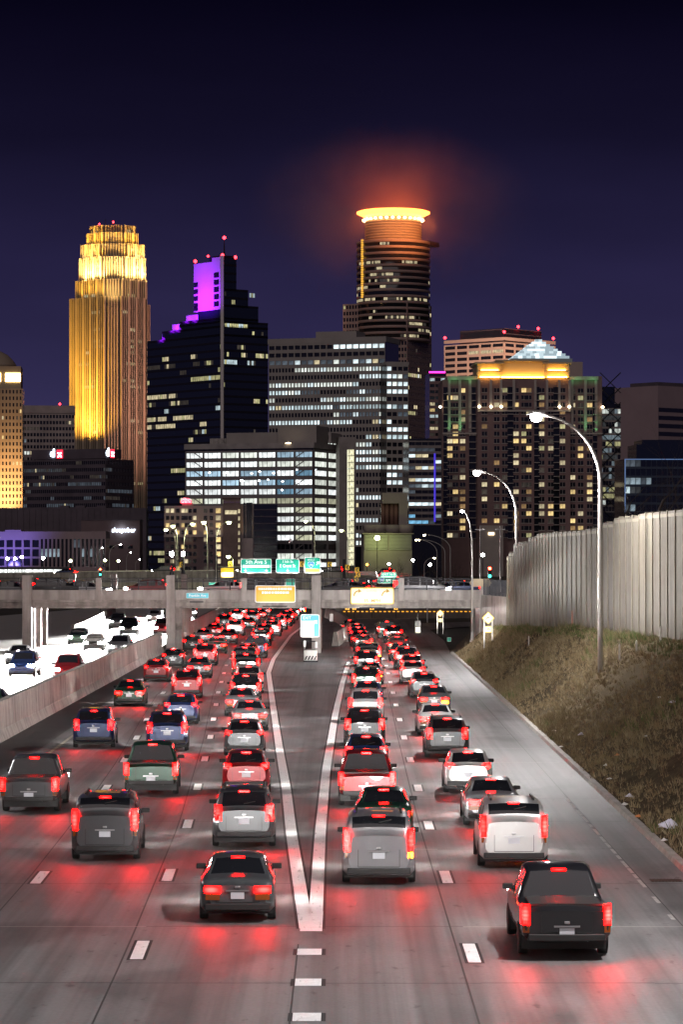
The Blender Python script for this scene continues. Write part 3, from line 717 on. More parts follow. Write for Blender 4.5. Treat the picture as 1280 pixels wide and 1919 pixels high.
# --- office tower with rows of white windows ---------------------------------
D = 1400
B = Bld('white_window_office_tower', 'grey office tower with many rows of bright white windows right of the black tower', 504, 722, 730, D, 72)
M_gre = mat('grey precast', (.32, .29, .27), .8, n=.1, amt=.1)
zt = B.z(641)
B.box('shaft', 0, 22, 0, B.L, 0, zt, M_glass)
rows = 27; zb = B.z(641+27*14.2)
fl = {26: .9, 24: .95, 23: .8, 22: .35, 25: .35, 16: .9, 17: .92, 18: .95, 19: .9, 20: .85, 21: .9, 15: .25, 14: .2, 13: .4, 12: .85, 11: .9, 10: .9, 9: .3, 8: .9, 7: .8, 6: .85}
facade(B, 'L', 0, B.L, zb, zt, 18, rows, M_gre, .18, .46, .4, run_pick(rows, 18, .5, 9, (6, 3, 3, 2, 1), fl), True, [W_cool[0], W_cool[1], W_cool[2], W_dim[2], W_warm[1]])
pm = MB()
for c in range(18):
    s = (c+.5)*B.L/18; B.fb(pm, 'L', s-.25, s+.25, zb, zt-10, .02, .38)
pm.build('mullion', M_gre, B.o, kind='stuff')
B.box('parapet', -.5, 22.5, -.5, B.L+.5, zt+.02, zt+2.6, M_gre)
B.box('penthouse', 4, 18, B.sl(663), B.sl(587), zt+2.65, B.z(618), M_gre)
B2 = Bld('glass_side_office_block', 'darker office wing with white windows in front of the halo tower', 718, 724, 765, D-12, 12)
zt2 = B2.z(684); B2.box('shaft', 0, B2.W, 0, 30, 0, zt2, M_glass)
fl2 = {r-1: v for r, v in fl.items()}
facade(B2, 'R', 0, B2.W, B2.z(684+24*14.2), zt2, 4, 24, M_gre, .2, .46, .4, run_pick(24, 4, .5, 4, (5, 3, 2, 3), {k-2: v for k, v in fl.items()}), True, [W_cool[0], W_cool[1], W_cool[2], W_dim[2]])
B2.box('parapet', -.3, B2.W+.3, -.3, 30, zt2+.02, zt2+1.5, M_gre)

# --- nearer office block with wide bays --------------------------------------
D = 1200
B = Bld('wide_bay_office_block', 'broad flat office block with wide bright bays and diagonal braces above the hotel', 348, 587, 637, D, 70)
M_blk = mat('dark precast band', (.22, .20, .205), .8, n=.15, amt=.1)
zt = B.z(834); ph = 17.3*D/F
B.box('shaft', 0, B.W, 0, B.L, 0, zt, M_glass)
zb = B.z(843+13*17.3); zt_ = B.z(843)
lightc = [emat('office light %d' % i, c, s, .3, .28) for i, (c, s) in enumerate((((.95, 1, 1), 1.3), ((.55, .8, 1), .8), ((.9, .95, .85), 1.0), ((.85, .85, .6), .6), ((.3, .6, .85), .45)))]
def blk(r, c):
    if r == 12: return random.choice((0, 0, 1, 2))
    if r == 11: return random.choice((0, 0, 2))
    if r in (10, 9): return random.choice((1, 1, 0, 4))
    if r == 8: return random.choice((1, 4, 0))
    if r == 7: return random.choice((3, 3, 2))
    if c > 2: return None
    return None if (r == 2) else random.choice((2, 2, 0, 3))
def blkR(r, c): return random.choice((0, 2, 2)) if r not in (2, 7) else (3 if r == 7 else None)
facade(B, 'L', 0, B.L, zb, zt_, 7, 13, M_blk, .09, .42, .5, lambda r, c: blk(r, c), True, lightc)
facade(B, 'R', 0, B.W, zb, zt_, 2, 13, M_blk, .10, .42, .5, blkR, True, lightc)
dg = MB(); cw = B.L/7; rh = (zt_-zb)/13
for c in (0, 6):
    for r in range(13):
        z0 = zb+r*rh+rh*.21; z1 = zb+(r+1)*rh-rh*.21; s0 = (c+(.08 if c else .92))*cw; s1 = (c+(.92 if c else .08))*cw
        for a, b_ in (((s0, z1), (s0+(s1-s0)*.5, z0)), ) if False else (((s0, z0), ((s0+s1)/2, z1)),):
            q = .35
            dg.add([(-.3, a[0]-q, a[1]), (-.3, a[0]+q, a[1]), (-.3, b_[0]+q, b_[1]), (-.3, b_[0]-q, b_[1]), (-.13, a[0]-q, a[1]), (-.13, a[0]+q, a[1]), (-.13, b_[0]+q, b_[1]), (-.13, b_[0]-q, b_[1])],
                   [(0,1,2,3), (7,6,5,4), (0,4,5,1), (2,6,7,3), (1,5,6,2), (3,7,4,0)])
dg.build('diagonal_brace', M_blk, B.o, kind='stuff')
mu = MB()
for c in range(7):
    for k in range(1, 4):
        s = (c+k/4)*cw; B.fb(mu, 'L', s-.1, s+.1, zb, zt_, .12, .2)
mu.build('mullion', M_blk, B.o, kind='stuff')
lp = MB().lathe([(.1, -.35), (.45, -.1), (.45, .1), (.1, .35)], n=8).mesh('ceiling_lamp', emat('bare ceiling lamp', (.85, .93, 1), 12))
for px, py in ((393, 884), (426, 884), (455, 900), (472, 886), (487, 883), (513, 886), (523, 884), (557, 880), (590, 880), (395, 902), (452, 899), (486, 900), (503, 898), (529, 918), (530, 902), (560, 902)):
    if px < 587: inst('ceiling_lamp', lp, B.o, (-.2, B.sl(px), B.z(py)))
    else: inst('ceiling_lamp', lp, B.o, (B.sr(px), -.2, B.z(py)))
B.box('parapet', -.6, B.W+.4, -.6, B.L+.5, zt-1.2, zt+1.0, mat('pale parapet', (.33, .30, .29), .8, n=.2))
B.box('penthouse', 6, 18, B.sl(510), B.sl(414), zt+1.02, B.z(808), M_gre); B.box('penthouse', 6.5, 17, B.sl(413), B.sl(382), zt+1.02, B.z(818), M_wall)
B.box('penthouse', 5, 19, B.sl(585), B.sl(512), zt+1.02, B.z(797), M_gre); B.box('penthouse', 8, 20, B.sl(582)-6, B.sl(612)+2, zt+1.02, B.z(810), M_gre)
inst('roof_lamp', MB().lathe([(.1, -.5), (1.6, 0), (.1, .4)], n=10).mesh('roof_lamp', emat('roof lamp', (1, .8, .5), 6)), B.o, (0, B.sl(541), B.z(830)))
S = Bld('stair_tower', 'concrete stair tower with a tall glowing glass strip at the end of the office block', 630, 636, 666, D+6, 6)
M_stair = mat('stair tower concrete', (.28, .25, .235), .8, n=.15)
S.box('shaft', 0, S.sr(651), 0, 14, 0, S.z(819), M_stair); S.box('shaft', S.sr(664), S.sr(666), 0, 14, 0, S.z(819), M_stair); S.box('lintel', S.sr(651)+.01, S.sr(664)-.01, 0, 14, S.z(842), S.z(819), M_stair)
pane = MB().box(.15, S.sr(664)-S.sr(651)-.15, .35, .45, .12, (S.z(842)-S.z(1060))/18-.12).mesh('glass_pane', emat('stair light', (1, .95, .62), .95, .15, .8))
for k in range(18): inst('glass_pane', pane, S.o, (S.sr(651), 0, S.z(1060)+k*(S.z(842)-S.z(1060))/18))
S.box('light_strip', S.sr(651)+.02, S.sr(651)+.14, .2, .5, S.z(1060), S.z(843), emat('strip light', (1, .97, .7), 2.2))

# --- mid-rise with two lit roof signs ----------------------------------------
D = 1600
B = Bld('roof_sign_office', 'low dark office building with two lit roof signs below the gold tower', 44, 198, 250, D, 62)
M_dk = mat('dark plum concrete', (.10, .08, .10), .8, n=.1)
zt = B.z(860)
B.box('shaft', 0, B.W, 0, B.L, 0, zt, M_glass)
facade(B, 'L', 0, B.L, B.z(860+7*13.3), zt, 42, 7, M_dk, .22, .5, .3, run_pick(7, 42, .32, 6, (1, 2, 2, 3), {5: .12, 6: .12}), False, [W_warm[1], W_dim[1], W_dim[0], W_dim[2]])
facade(B, 'R', 0, B.W, B.z(860+7*13.3), zt, 18, 7, M_dk, .22, .5, .3, run_pick(7, 18, .3, 5, (1, 2, 2, 3)), False, [W_warm[1], W_dim[1], W_dim[0], W_dim[2]])
z1 = B.z(841)
B.box('sign_storey', -.2, B.sr(227), -.2, B.sl(59), zt+.3, z1, M_dk)
M_sw = emat('white sign light', (.75, .88, 1), 9); M_sr = emat('red sign light', (1, .02, .05), 2.6)
for px, face in ((106, 'L'), (205, 'R')):
    s = B.sl(px) if face == 'L' else B.sr(px); rot = (R(90), 0, R(-90)) if face == 'L' else (R(90), 0, 0)
    def at(u, z): return (-.45, s-u, z) if face == 'L' else (s+u, -.45, z)
    lettering('d', 6.2, M_sw, B.o, at(-2.4, B.z(848)), 'sign_letter', rot, 1.0, .3)
    bx_ = MB().box(-1.9, 1.9, -.1, .1, -2.3, 2.3).mesh('sign_panel', M_sr)
    inst('sign_panel', bx_, B.o, at(2.4, B.z(849.5)), (0, 0, R(-90) if face == 'L' else 0))
    p = at(2.4, B.z(849.5)); p = (p[0]-.25, p[1], p[2]) if face == 'L' else (p[0], p[1]-.25, p[2])
    lettering('x', 5.2, M_sw, B.o, p, 'sign_letter', rot, 1.0, .1)

# --- remaining left towers ---------------------------------------------------
D = 1750
B = Bld('domed_stone_tower', 'old stone tower at the left edge with a bright lit panel below its dome', -60, -58, 42, D, 4)
M_old = mat('old limestone', (.34, .27, .2), .85, n=.1, amt=.12)
zt = B.z(728); B.box('shaft', 0, B.W, 0, 32, 0, zt, M_glass)
facade(B, 'R', 0, B.W, B.z(960), zt, 15, 19, M_old, .55, .45, .5, run_pick(19, 15, .12, 2, (2, 2, 1, 2)), False, [W_warm[0], W_warm[1], W_cool[1], W_dim[1]])
B.box('attic', 3, B.sr(39), 1.5, 30, zt+.01, B.z(686), M_old)
cx_ = B.sr(-10); rr = X(30, D)-X(-10, D)
MB().lathe([(rr*.98, B.z(686)), (rr*.95, B.z(680)), (rr*.8, B.z(672)), (rr*.55, B.z(662)), (rr*.2, B.z(655)), (.3, B.z(640))], (cx_, 15), 20).build('dome', M_old, B.o, True)
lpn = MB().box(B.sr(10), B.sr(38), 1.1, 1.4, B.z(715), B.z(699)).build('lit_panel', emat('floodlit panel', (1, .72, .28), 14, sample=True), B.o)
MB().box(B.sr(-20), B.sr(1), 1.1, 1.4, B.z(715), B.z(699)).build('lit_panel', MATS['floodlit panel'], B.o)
flood(B, (B.W*.6, -25, B.z(960)), (B.W*.7, 0, B.z(900)), 2.4e5, (1, .55, .2), 90)
D = 1900
B = Bld('ribbed_office', 'pale ribbed office block between the domed tower and the gold tower', 36, 38, 140, D, 5)
zt = B.z(760); B.box('shaft', 0, B.W, 0, 32, 0, zt-6, M_glass)
facade(B, 'R', 0, B.W, B.z(900), B.z(775), 17, 11, mat('dusky limestone', (.40, .33, .31), .8, n=.1), .3, .45, .4, run_pick(11, 17, .4, 5, (2, 2, 2, 3), {10: .1, 9: .15}), False, [W_warm[1], W_cool[2], W_cool[3], W_dim[1]])
B.box('attic', -.2, B.W+.2, -.3, 32, B.z(775)+.3, zt, MATS['dusky limestone']); B.beacon(B.sr(112), 0, zt+1, .8)

# --- right side: tan tower, pyramid, condominium ------------------------------
D = 1800
B = Bld('tan_tower', 'pinkish concrete tower with dark window strips behind the condominium', 833, 945, 1040, D, 48)
M_tan = mat('pink precast', (.42, .33, .29), .8, n=.08, amt=.08)
zt = B.z(632); B.box('shaft', 0, B.W, 0, B.L, 0, zt-3, M_glass)
for face, s1, c in (('L', B.L, 5), ('R', B.W, 5)):
    facade(B, face, 0, s1, B.z(632+9+13*11.3), B.z(641), c, 13, M_tan, .12, .45, .4, run_pick(13, c, .25, 3, (2, 1, 2)), False, [W_warm[1], W_cool[2], W_dim[1]])
    q = MB(); B.fb(q, face, 0, s1, B.z(641)+1.0, zt, -.3, .45); q.build('fascia', M_tan, B.o)
B.box('lower_shaft', .5, B.W-.5, .5, B.L-.5, 0, B.z(790), M_tan)
B.box('penthouse', 8, B.W-6, 6, B.L-6, zt-2.9, B.z(613), M_dk)
for px, py in ((834, 631), (945, 627), (1037, 631)): B.beacon(B.sr(px) if px >= 945 else 0, B.sl(px) if px < 945 else 0, B.z(py)+1.5)
B.beacon(20, 5, B.z(613)+1.5); B.beacon(40, 5, B.z(613)+1.5)
flood(B, (-80, -90, 60), (8, 8, 145), 2.0e6, (1, .58, .4), 60)  # added spot standing in for warm pink city light on the facade
D = 1320
B = Bld('glass_pyramid_tower', 'tower topped by a stepped white lit glass pyramid behind the gold crown', 930, 932, 1092, D, 3)
B.box('shaft', 0, B.W, 0, 34, 0, B.z(678), M_tan)
pc = B.sr(1017); hw = (1070-965)/2*D/F
vs = MB(); nl = 8; q = 0
glow = [emat('glowing glass block %d' % i, c, s) for i, (c, s) in enumerate((((.8, .95, 1), 1.3), ((.75, .93, 1), .8), ((.7, .9, 1), .5)))]
zp0, zp1 = B.z(671), B.z(632)
blm = [MB().box(-.48, .48, -.48, .48, 0, 1).mesh('glass_block', g_) for g_ in glow]
for l in range(nl):
    h = hw*(1-l/nl); z0 = zp0+(zp1-zp0)*l/nl; m = max(1, int(round((nl-l)*1.6))); st = 2*h/m
    for i in range(m):
        for j in (0, ) if l < nl-1 else (0, ):
            inst('glass_block', random.choice(blm), B.o, (pc-h+(i+.5)*st, 16-h+st/2, z0), (0,0,0), (st, st, (zp1-zp0)/nl*1.05))
    for s in (-1, 1):
        for j in range(1, m): inst('glass_block', random.choice(blm), B.o, (pc+s*(h-st/2), 16-h+(j+.5)*st, z0), (0,0,0), (st, st, (zp1-zp0)/nl*1.05))
B.box('pyramid_base', pc-hw-1.2, pc+hw+1.2, 16-hw-1.2, 16+hw+1.2, B.z(678)+.01, zp0-.05, mat('pale green metal', (.35, .45, .45), .5))
D = 1200
B = Bld('condominium_tower', 'brown brick condominium tower with a golden lit crown and scattered warm windows', 826, 828, 1129, D, 1.5)
M_brick = mat('dusky brick', (.24, .155, .15), .85, n=.12, amt=.12)
M_cond = mat('condo pale trim', (.45, .40, .36), .8, n=.2, amt=.1)
zb, zc = B.z(1010), B.z(814)
zt = B.z(712)
S_ = B.sr
B.box('wing', S_(829), S_(894), 0, 30, 0, zt, M_brick); B.box('wing', S_(1068), S_(1128), 0, 30, 0, zt, M_brick)
B.box('body', S_(894)+.01, S_(1068)-.01, -2.5, 30, 0, B.z(712)+.3, M_brick)
B.box('side_bay', S_(1120), S_(1130), 3, 28, 0, B.z(704), M_brick)
# balcony recess columns as dark glazing strips, trim and piers
g2 = MB(); tr = MB()
for px0, px1, f_ in ((831, 839, 0), (879, 892, 0), (950, 961, 1), (1000, 1010, 1), (1036, 1047, 1), (1111, 1119, 0)):
    y_ = -2.5 if f_ else 0; g2.box(S_(px0), S_(px1), y_-.08, y_-.02, zb, zt-3)
    for k in range(22):
        z = zb+(zt-3-zb)*k/22; tr.box(S_(px0), S_(px1), y_-1.3, y_-.09, z, z+.25)
g2.build('glazing', M_glass, B.o, kind='stuff'); tr.build('balcony_slab', M_cond, B.o, kind='stuff')
colpx = [843, 853.5, 867, 907, 930, 945, 966, 981, 990, 1014, 1031, 1053, 1069+4, 1088, 1105]
wm = [MB().box(-1.05, 1.05, -.12, -.03, -.85, .85).mesh('window', m) for m in (W_warm[0], W_warm[1], W_warm[2], W_dim[1], M_glass, W_warm[3])]
fr = MB()
for c, px in enumerate(colpx):
    y_ = -2.5 if 894 < px < 1068 else 0
    for r in range(21):
        z = B.z(1003-r*13.55); s = S_(px)
        k = random.choices((0, 1, 2, 3, 4, 5), (9, 7, 4, 10, 60, 6))[0]
        inst('window', wm[k], B.o, (s, y_, z)); fr.box(s-1.3, s+1.3, y_-.3, y_-.01, z-1.15, z-.9); fr.box(s-.06, s+.06, y_-.16, y_-.121, z-.85, z+.85)
fr.build('sill', M_cond, B.o, kind='stuff')
# pale pilasters of the upper storeys, cornices
pl = MB()
for px in (842, 862, 881, 1072, 1097, 1117): pl.box(S_(px)-.55, S_(px)+.55, -.6, -.01, B.z(810), zt)
for px in (897, 919, 938, 962, 1002, 1024, 1047, 1066): pl.box(S_(px)-.5, S_(px)+.5, -3.1, -2.51, B.z(768), zt)
pl.build('pilaster', M_cond, B.o, kind='stuff')
B.box('cornice', S_(838), S_(895), -1.2, 30.5, zt+.02, zt+1.4, M_cond); B.box('cornice', S_(1067), S_(1121), -1.2, 30.5, zt+.02, zt+1.4, M_cond)
B.box('belt_course', S_(829), S_(893), -.9, -.01, B.z(814), B.z(811), M_cond); B.box('belt_course', S_(1069), S_(1128), -.9, -.01, B.z(814), B.z(811), M_cond)
B.box('belt_course', S_(894), S_(1068), -3.3, -2.51, B.z(772), B.z(769), M_cond)
# crown with hidden lights washing its walls
M_crown = mat('crown stucco', (.62, .50, .32), .8)
for l, r, yt, yb, y_ in ((894, 940, 683, 711, -1.5), (1020, 1066, 683, 711, -1.5), (934, 1024, 678, 711, -.2)):
    B.box('crown', S_(l), S_(r), y_, 25, B.z(yb)+.4, B.z(yt), M_crown)
    B.box('cornice', S_(l)-1.0, S_(r)+1.0, y_-1.3, 26, B.z(yt)+.02, B.z(yt-3.5), M_crown)
    cove = MB().box(S_(l)+1, S_(r)-1, y_-1.6, y_-1.2, B.z(yb)+.6, B.z(yb)+1.0).build('cove_light', emat('golden cove light', (1, .50, .07), 30, sample=True), B.o)
for l, r in ((896, 938), (1022, 1064)):
    B.box('ledge', S_(l), S_(r), -2.3, -1.6, B.z(697), B.z(695), M_crown)
    B.box('cove_light', S_(l)+1, S_(r)-1, -2.2, -1.9, B.z(695)+.05, B.z(695)+.3, MATS['golden cove light'])
GR = (.25, 1, .35)
for px in (842, 862, 1097, 1117): flood(B, (S_(px), -1.3, B.z(809)), (S_(px), -.6, B.z(760)), 2600, GR, 60)
for px in (850, 880, 1080, 1110): flood(B, (S_(px), -3.0, zt-1.5), (S_(px), -1.0, zt+2), 240, GR, 150)
for px, y_ in ((825, 0), (897, -2.9), (919, -2.9), (938, -2.9), (1047, -2.9), (1065, -2.9), (1129, 0)):
    inst('wall_lamp', MB().lathe([(.1, -.6), (.75, 0), (.1, .6)], n=8).mesh('wall_lamp', emat('warm wall lamp', (1, .8, .5), 9)), B.o, (S_(px), y_-.9, B.z(763)))
B.box('entrance_porch', S_(897), S_(940), -9, -2.6, 0, B.z(985), M_cond)
B.box('porch_lamp', S_(912), S_(923), -9.3, -9.05, B.z(1003), B.z(998), emat('porch lamp', (1, .8, .5), 3))
D = 1450
B = Bld('pink_strip_building', 'narrow building with a magenta light strip beside the halo tower', 803, 805, 836, D+150, 3)
B.box('shaft', 0, B.W, 0, 30, 0, B.z(698), M_glass)
facade(B, 'R', 0, B.W, B.z(980), B.z(706), 3, 24, M_brick, .12, .5, .4, run_pick(24, 3, .45, 2, (2, 3, 2, 2)), False, [W_warm[0], W_warm[1], W_cool[1], W_dim[1]])
B.box('light_strip', -.3, B.W*.95, -.9, -.4, B.z(699.5), B.z(696.5), emat('magenta strip', (1, .03, .5), 4.0))
B = Bld('striped_garage', 'parking structure with lit floors and a blue light line left of the condominium', 764, 766, 827, 1150, 3)
B.box('shaft', 0, B.W, 0, 30, 0, B.z(822), M_glass)
facade(B, 'R', 0, B.W, B.z(984), B.z(826), 5, 14, mat('garage concrete', (.24, .21, .2), .8, n=.2), .04, .46, .5, run_pick(14, 5, .62, 4, (3, 3, 2, 2, 1)), True, [W_cool[0], W_warm[1], W_cool[3], W_dim[2], W_blue[0]])
B.box('light_strip', S_(815), S_(816.5), -.9, -.6, B.z(978), B.z(850), emat('blue strip', (.08, .05, 1), 3)) if False else B.box('light_strip', B.sr(813), B.sr(816), -.9, -.6, B.z(978), B.z(850), emat('blue strip', (.1, .06, 1), .7))
D = 1300
B = Bld('lattice_front_building', 'narrow glass building with a diagonal lattice front right of the condominium', 1122, 1124, 1163, D, 3)
B.box('shaft', 0, B.W, 0, 24, 0, B.z(757), M_glass)
facade(B, 'R', 0, B.W, B.z(960), B.z(765), 7, 16, M_gre, .08, .3, .15, run_pick(16, 7, .55, 3, (1, 1, 3, 5)), False, [W_cool[2], W_warm[2], W_cool[3], W_dim[0]])
lt = MB()
for k in range(-1, 9):
    z0 = B.z(960)+k*6.6
    for s in (0, 1):
        lt.tube([(0 if s == 0 else B.W, -.5, z0), (B.W if s == 0 else 0, -.5, z0+9.0)], .28, 4)
lt.build('lattice', M_dark, B.o, kind='stuff')
B.box('rooftop_block', .5, B.W-2, 4, 20, B.z(757)+.01, B.z(724), M_glass_b)
D = 1600
B = Bld('blank_mauve_block', 'large windowless mauve concrete block at the right edge', 1152, 1233, 1330, D, 40)
M_mv = mat('mauve concrete', (.34, .25, .27), .85, n=.06, amt=.08)
B.box('shaft', 0, B.W, 0, B.L, 0, B.z(723), M_mv); B.box('penthouse', 4, B.W, 4, B.L-8, B.z(723)+.01, B.z(715), M_dk)
sw_ = MB()
for k in range(5): B.fb(sw_, 'R', 0.5, B.W, B.z(772+k*15), B.z(764+k*15), -.5, .06)
sw_.build('window_strip', M_glass, B.o)
D = 1000
B = Bld('blue_glass_building', 'dark blue glass building with faint edge lights behind the bare tree', 1168, 1171, 1330, D, 3)
B.box('shaft', 0, B.W, 0, 24, 0, B.z(860), M_glass_b); B.box('upper_storeys', B.sr(1196), B.W, 4, 24, B.z(860)+.01, B.z(832), M_glass_b); B.box('upper_storeys', B.sr(1208), B.W, 6, 24, B.z(832)+.01, B.z(823), M_glass_b)
facade(B, 'R', 0, B.W, B.z(960), B.z(860), 16, 6, mat('blue metal', (.05, .07, .11), .4, .5), .08, .25, .15, run_pick(6, 16, .45, 4, (1, 2, 4, 4)), True, [W_cool[1], W_cool[3], W_dim[2], W_dim[0]])
B.box('edge_light', -.1, .25, -.3, -.16, B.z(960), B.z(860), emat('faint blue edge', (.3, .5, 1), .35)); B.box('edge_light', .3, B.W, -.3, -.16, B.z(860)-.3, B.z(860), MATS['faint blue edge'])

# --- hotel and low buildings near the bridge -----------------------------------
D = 1120
B = Bld('hotel', 'beige hotel with warm wall washers, a lit stair window column and a red roof sign', 306, 308, 474, D, 2)
M_hu = mat('hotel stucco', (.45, .38, .36), .85, n=.2, amt=.08); M_hl = mat('hotel brick', (.17, .12, .125), .85, n=.3, amt=.1); M_ht = mat('hotel tower stucco', (.26, .19, .165), .85, n=.2)
zm = B.z(1005)
B.box('lower_storeys', 0, B.sr(418), 0, 26, 0, zm, M_hl); B.box('upper_storeys', 0, B.sr(418), .1, 26, zm+.02, B.z(948), M_hu)
B.box('belt_course', -.2, B.sr(418)-.2, -.5, -.02, zm-.3, zm+.35, M_hu)
B.box('stair_tower', B.sr(418)+.02, B.sr(450), -2, 24, 0, B.z(934), M_ht); B.box('cornice', B.sr(418)-.4, B.sr(450)+.4, -2.6, 24.4, B.z(934)+.01, B.z(932), M_ht)
B.box('right_wing', B.sr(450)+.02, B.sr(474), .5, 24, 0, B.z(945), M_hu)
hw_ = [MB().box(-.85, .85, -.1, -.02, -.75, .75).mesh('window', m) for m in (W_warm[0], W_warm[1], M_glass, W_dim[1])]
for r in range(8): inst('window', hw_[r % 2], B.o, (B.sr(409), .08 if B.z(957+r*13.5) > zm else 0, B.z(957+r*13.5)), (0,0,0), (1.1,1,1.2))
for px in (314, 323, 333, 343, 349, 356, 365, 385, 396):
    for r in range(9): inst('window', hw_[random.choices((0, 1, 2, 3), (2, 2, 14, 2))[0]], B.o, (B.sr(px), .08 if B.z(957+r*13.5) > zm else 0, B.z(957+r*13.5)), (0,0,0), (.75,1,1))
for px in (426, 433, 440): inst('window', hw_[1], B.o, (B.sr(px), -2, B.z(960)))
for r in range(8): inst('window', hw_[1], B.o, (B.sr(448), -2, B.z(958+r*13.5)), (0,0,0), (.4,1,1))
for px in (458, 463, 467, 471): inst('window', hw_[2], B.o, (B.sr(px), .5, B.z(975)), (0,0,0), (.5,1,9))
for px in (311, 318, 327, 345, 365, 378, 397, 415): flood(B, (B.sr(px), -.7, zm+.6), (B.sr(px), 0, zm+9), 700, (1, .62, .25), 60)
for px in (456, 460.5, 465, 469, 473): flood(B, (B.sr(px), -.3, zm+.6), (B.sr(px), .5, zm+9), 600, (1, .6, .22), 50)
for px, py in ((352, 1030), (358, 1035), (364, 1050)): flood(B, (B.sr(px), -.7, B.z(py)), (B.sr(px), 0, B.z(py)+6), 300, (1, .62, .25), 60)
M_rs = emat('red neon', (1, .01, .06), 5); M_ws = emat('white neon', (1, .9, .85), 1.6)
B.box('sign_gable', B.sr(341), B.sr(362), 0, 3, B.z(948)+.01, B.z(943), M_hu)
MB().yprism([(B.sr(338.5), B.z(943)), (B.sr(358.5), B.z(943)), (B.sr(359), B.z(938)), (B.sr(354), B.z(934)), (B.sr(344), B.z(933)), (B.sr(339), B.z(938))], -.6, -.2).build('sign_panel', M_rs, B.o)
lettering('Hilton', 1.5, M_ws, B.o, (B.sr(349), -.75, B.z(936)), 'sign_letter', sx=1.0); lettering('Garden Inn', 1.35, M_ws, B.o, (B.sr(348.5), -.75, B.z(940.5)), 'sign_letter', sx=.6)
lettering('Garden Inn', 1.3, mat('faded sign letters', (.35, .22, .42), .6), B.o, (B.sr(434), -2.7, B.z(941)), 'sign_letter', sx=1.1)
B = Bld('beige_colonnade_building', 'low beige building with tall narrow windows and a blue lit corner at left', -40, -38, 198, 900, 2)
M_cb = mat('mauve limestone', (.34, .26, .27), .85, n=.15, amt=.1)
zt = B.z(996); B.box('shaft', 0, B.W, 0, 26, 0, zt-.5, M_glass)
facade(B, 'R', B.sr(75), B.W, B.z(1062), B.z(1010), 16, 3, M_cb, .45, .10, .6, run_pick(3, 16, .25, 3, (1, 2, 3), {0: .05, 1: .75, 2: .08}), True, [W_blue[0], W_cool[3], W_dim[2]], bands=False)
facade(B, 'R', 0, B.sr(75)-.02, B.z(1062), B.z(1010), 7, 3, M_cb, .25, .22, .6, run_pick(3, 7, .6, 3, (2, 2, 1), {0: .1}), True, [W_blue[0], W_blue[1], W_cool[1]])
B.box('frieze', 0, B.W+.1, -.6, 26, B.z(1010)+.01, zt, M_cb); B.box('parapet', B.sr(10), B.sr(40), -.7, 10, zt+.01, B.z(993), M_cb); B.box('parapet', B.sr(172), B.W+.1, -.7, 10, zt+.01, B.z(995), M_cb)
B.box('base', -.1, B.W+.1, -.7, 26, 0, B.z(1062), M_cb)
flood(B, (B.sr(20), -14, B.z(1062)), (B.sr(15), 0, B.z(1000)), 16000, (.25, .2, 1), 100)
B = Bld('bus_shelter_hall', 'low hall with a bright white lit ground floor at the left edge', -60, -58, 126, 760, 2)
B.box('roof', -1, B.W+.6, -2, 16, B.z(1066), B.z(1063), M_roof); B.box('rear_wall', 0, B.W, 12, 12.4, 0, B.z(1066)-.01, M_wall)
lm = MB().box(0.06, B.W/14-.06, -.05, .05, B.z(1088), B.z(1067)).mesh('glass_panel', emat('hall light', (.95, 1, .97), 1.7, .25, .6))
for k in range(14): inst('glass_panel', lm, B.o, (k*B.W/14, 0, 0)); B.box('post', k*B.W/14-.05, k*B.W/14+.05, -.12, -.06, 0, B.z(1066)-.01, M_dark)
B = Bld('dark_sign_warehouse', 'dark brick warehouse with a small white lit sign under the roofline', 150, 152, 262, 1000, 2)
B.box('shaft', 0, B.W, 0, 30, 0, B.z(975), M_hl); B.box('parapet', -.2, B.W+.2, -.2, 30.2, B.z(975)+.01, B.z(973), M_dk)
lettering('sleep', 2.0, M_sw, B.o, (B.sr(221), -.35, B.z(993.5)), 'sign_letter'); lettering('number', 2.0, M_sw, B.o, (B.sr(236.5), -.35, B.z(993.5)), 'sign_letter')
MB().lathe([(.01, -.15), (1.1, -.1), (1.1, .1), (.01, .15)], n=16).build('sign_disc', emat('sign disc light', (.7, .9, 1), 12), B.o).location = (B.sr(228), -.4, B.z(993.5))
B.o.children[-1].rotation_euler = (R(90), 0, 0)
ww = MB()
for px in (190, 205, 222, 240): ww.box(B.sr(px), B.sr(px+9), -.08, -.02, B.z(1028), B.z(1022))
ww.build('window', M_glass, B.o)
B = Bld('unlit_warehouse', 'long unlit dark building below the office with roof signs', -60, -58, 274, 1250, 2)
B.box('shaft', 0, B.W, 0, 30, 0, B.z(952), M_dk); q = MB()
for k in range(30): q.box(k*B.W/30, k*B.W/30+.5, -.3, -.01, 0, B.z(953))
q.build('pilaster', M_dk, B.o, kind='stuff')
for px in (110, 140, 180): B.box('roof_unit', B.sr(px), B.sr(px+18), 4, 12, B.z(952)+.01, B.z(947), M_dk)
B = Bld('dark_annex', 'dark unlit annex between the hotel and the office block', 474, 476, 520, 1180, 2)
B.box('shaft', 0, B.W, 0, 22, 0, B.z(945), M_glass_b); q = MB()
for k in range(9): q.box(0, B.W, -.2, -.01, B.z(1060-k*13), B.z(1058-k*13))
q.build('spandrel', M_dk, B.o, kind='stuff')
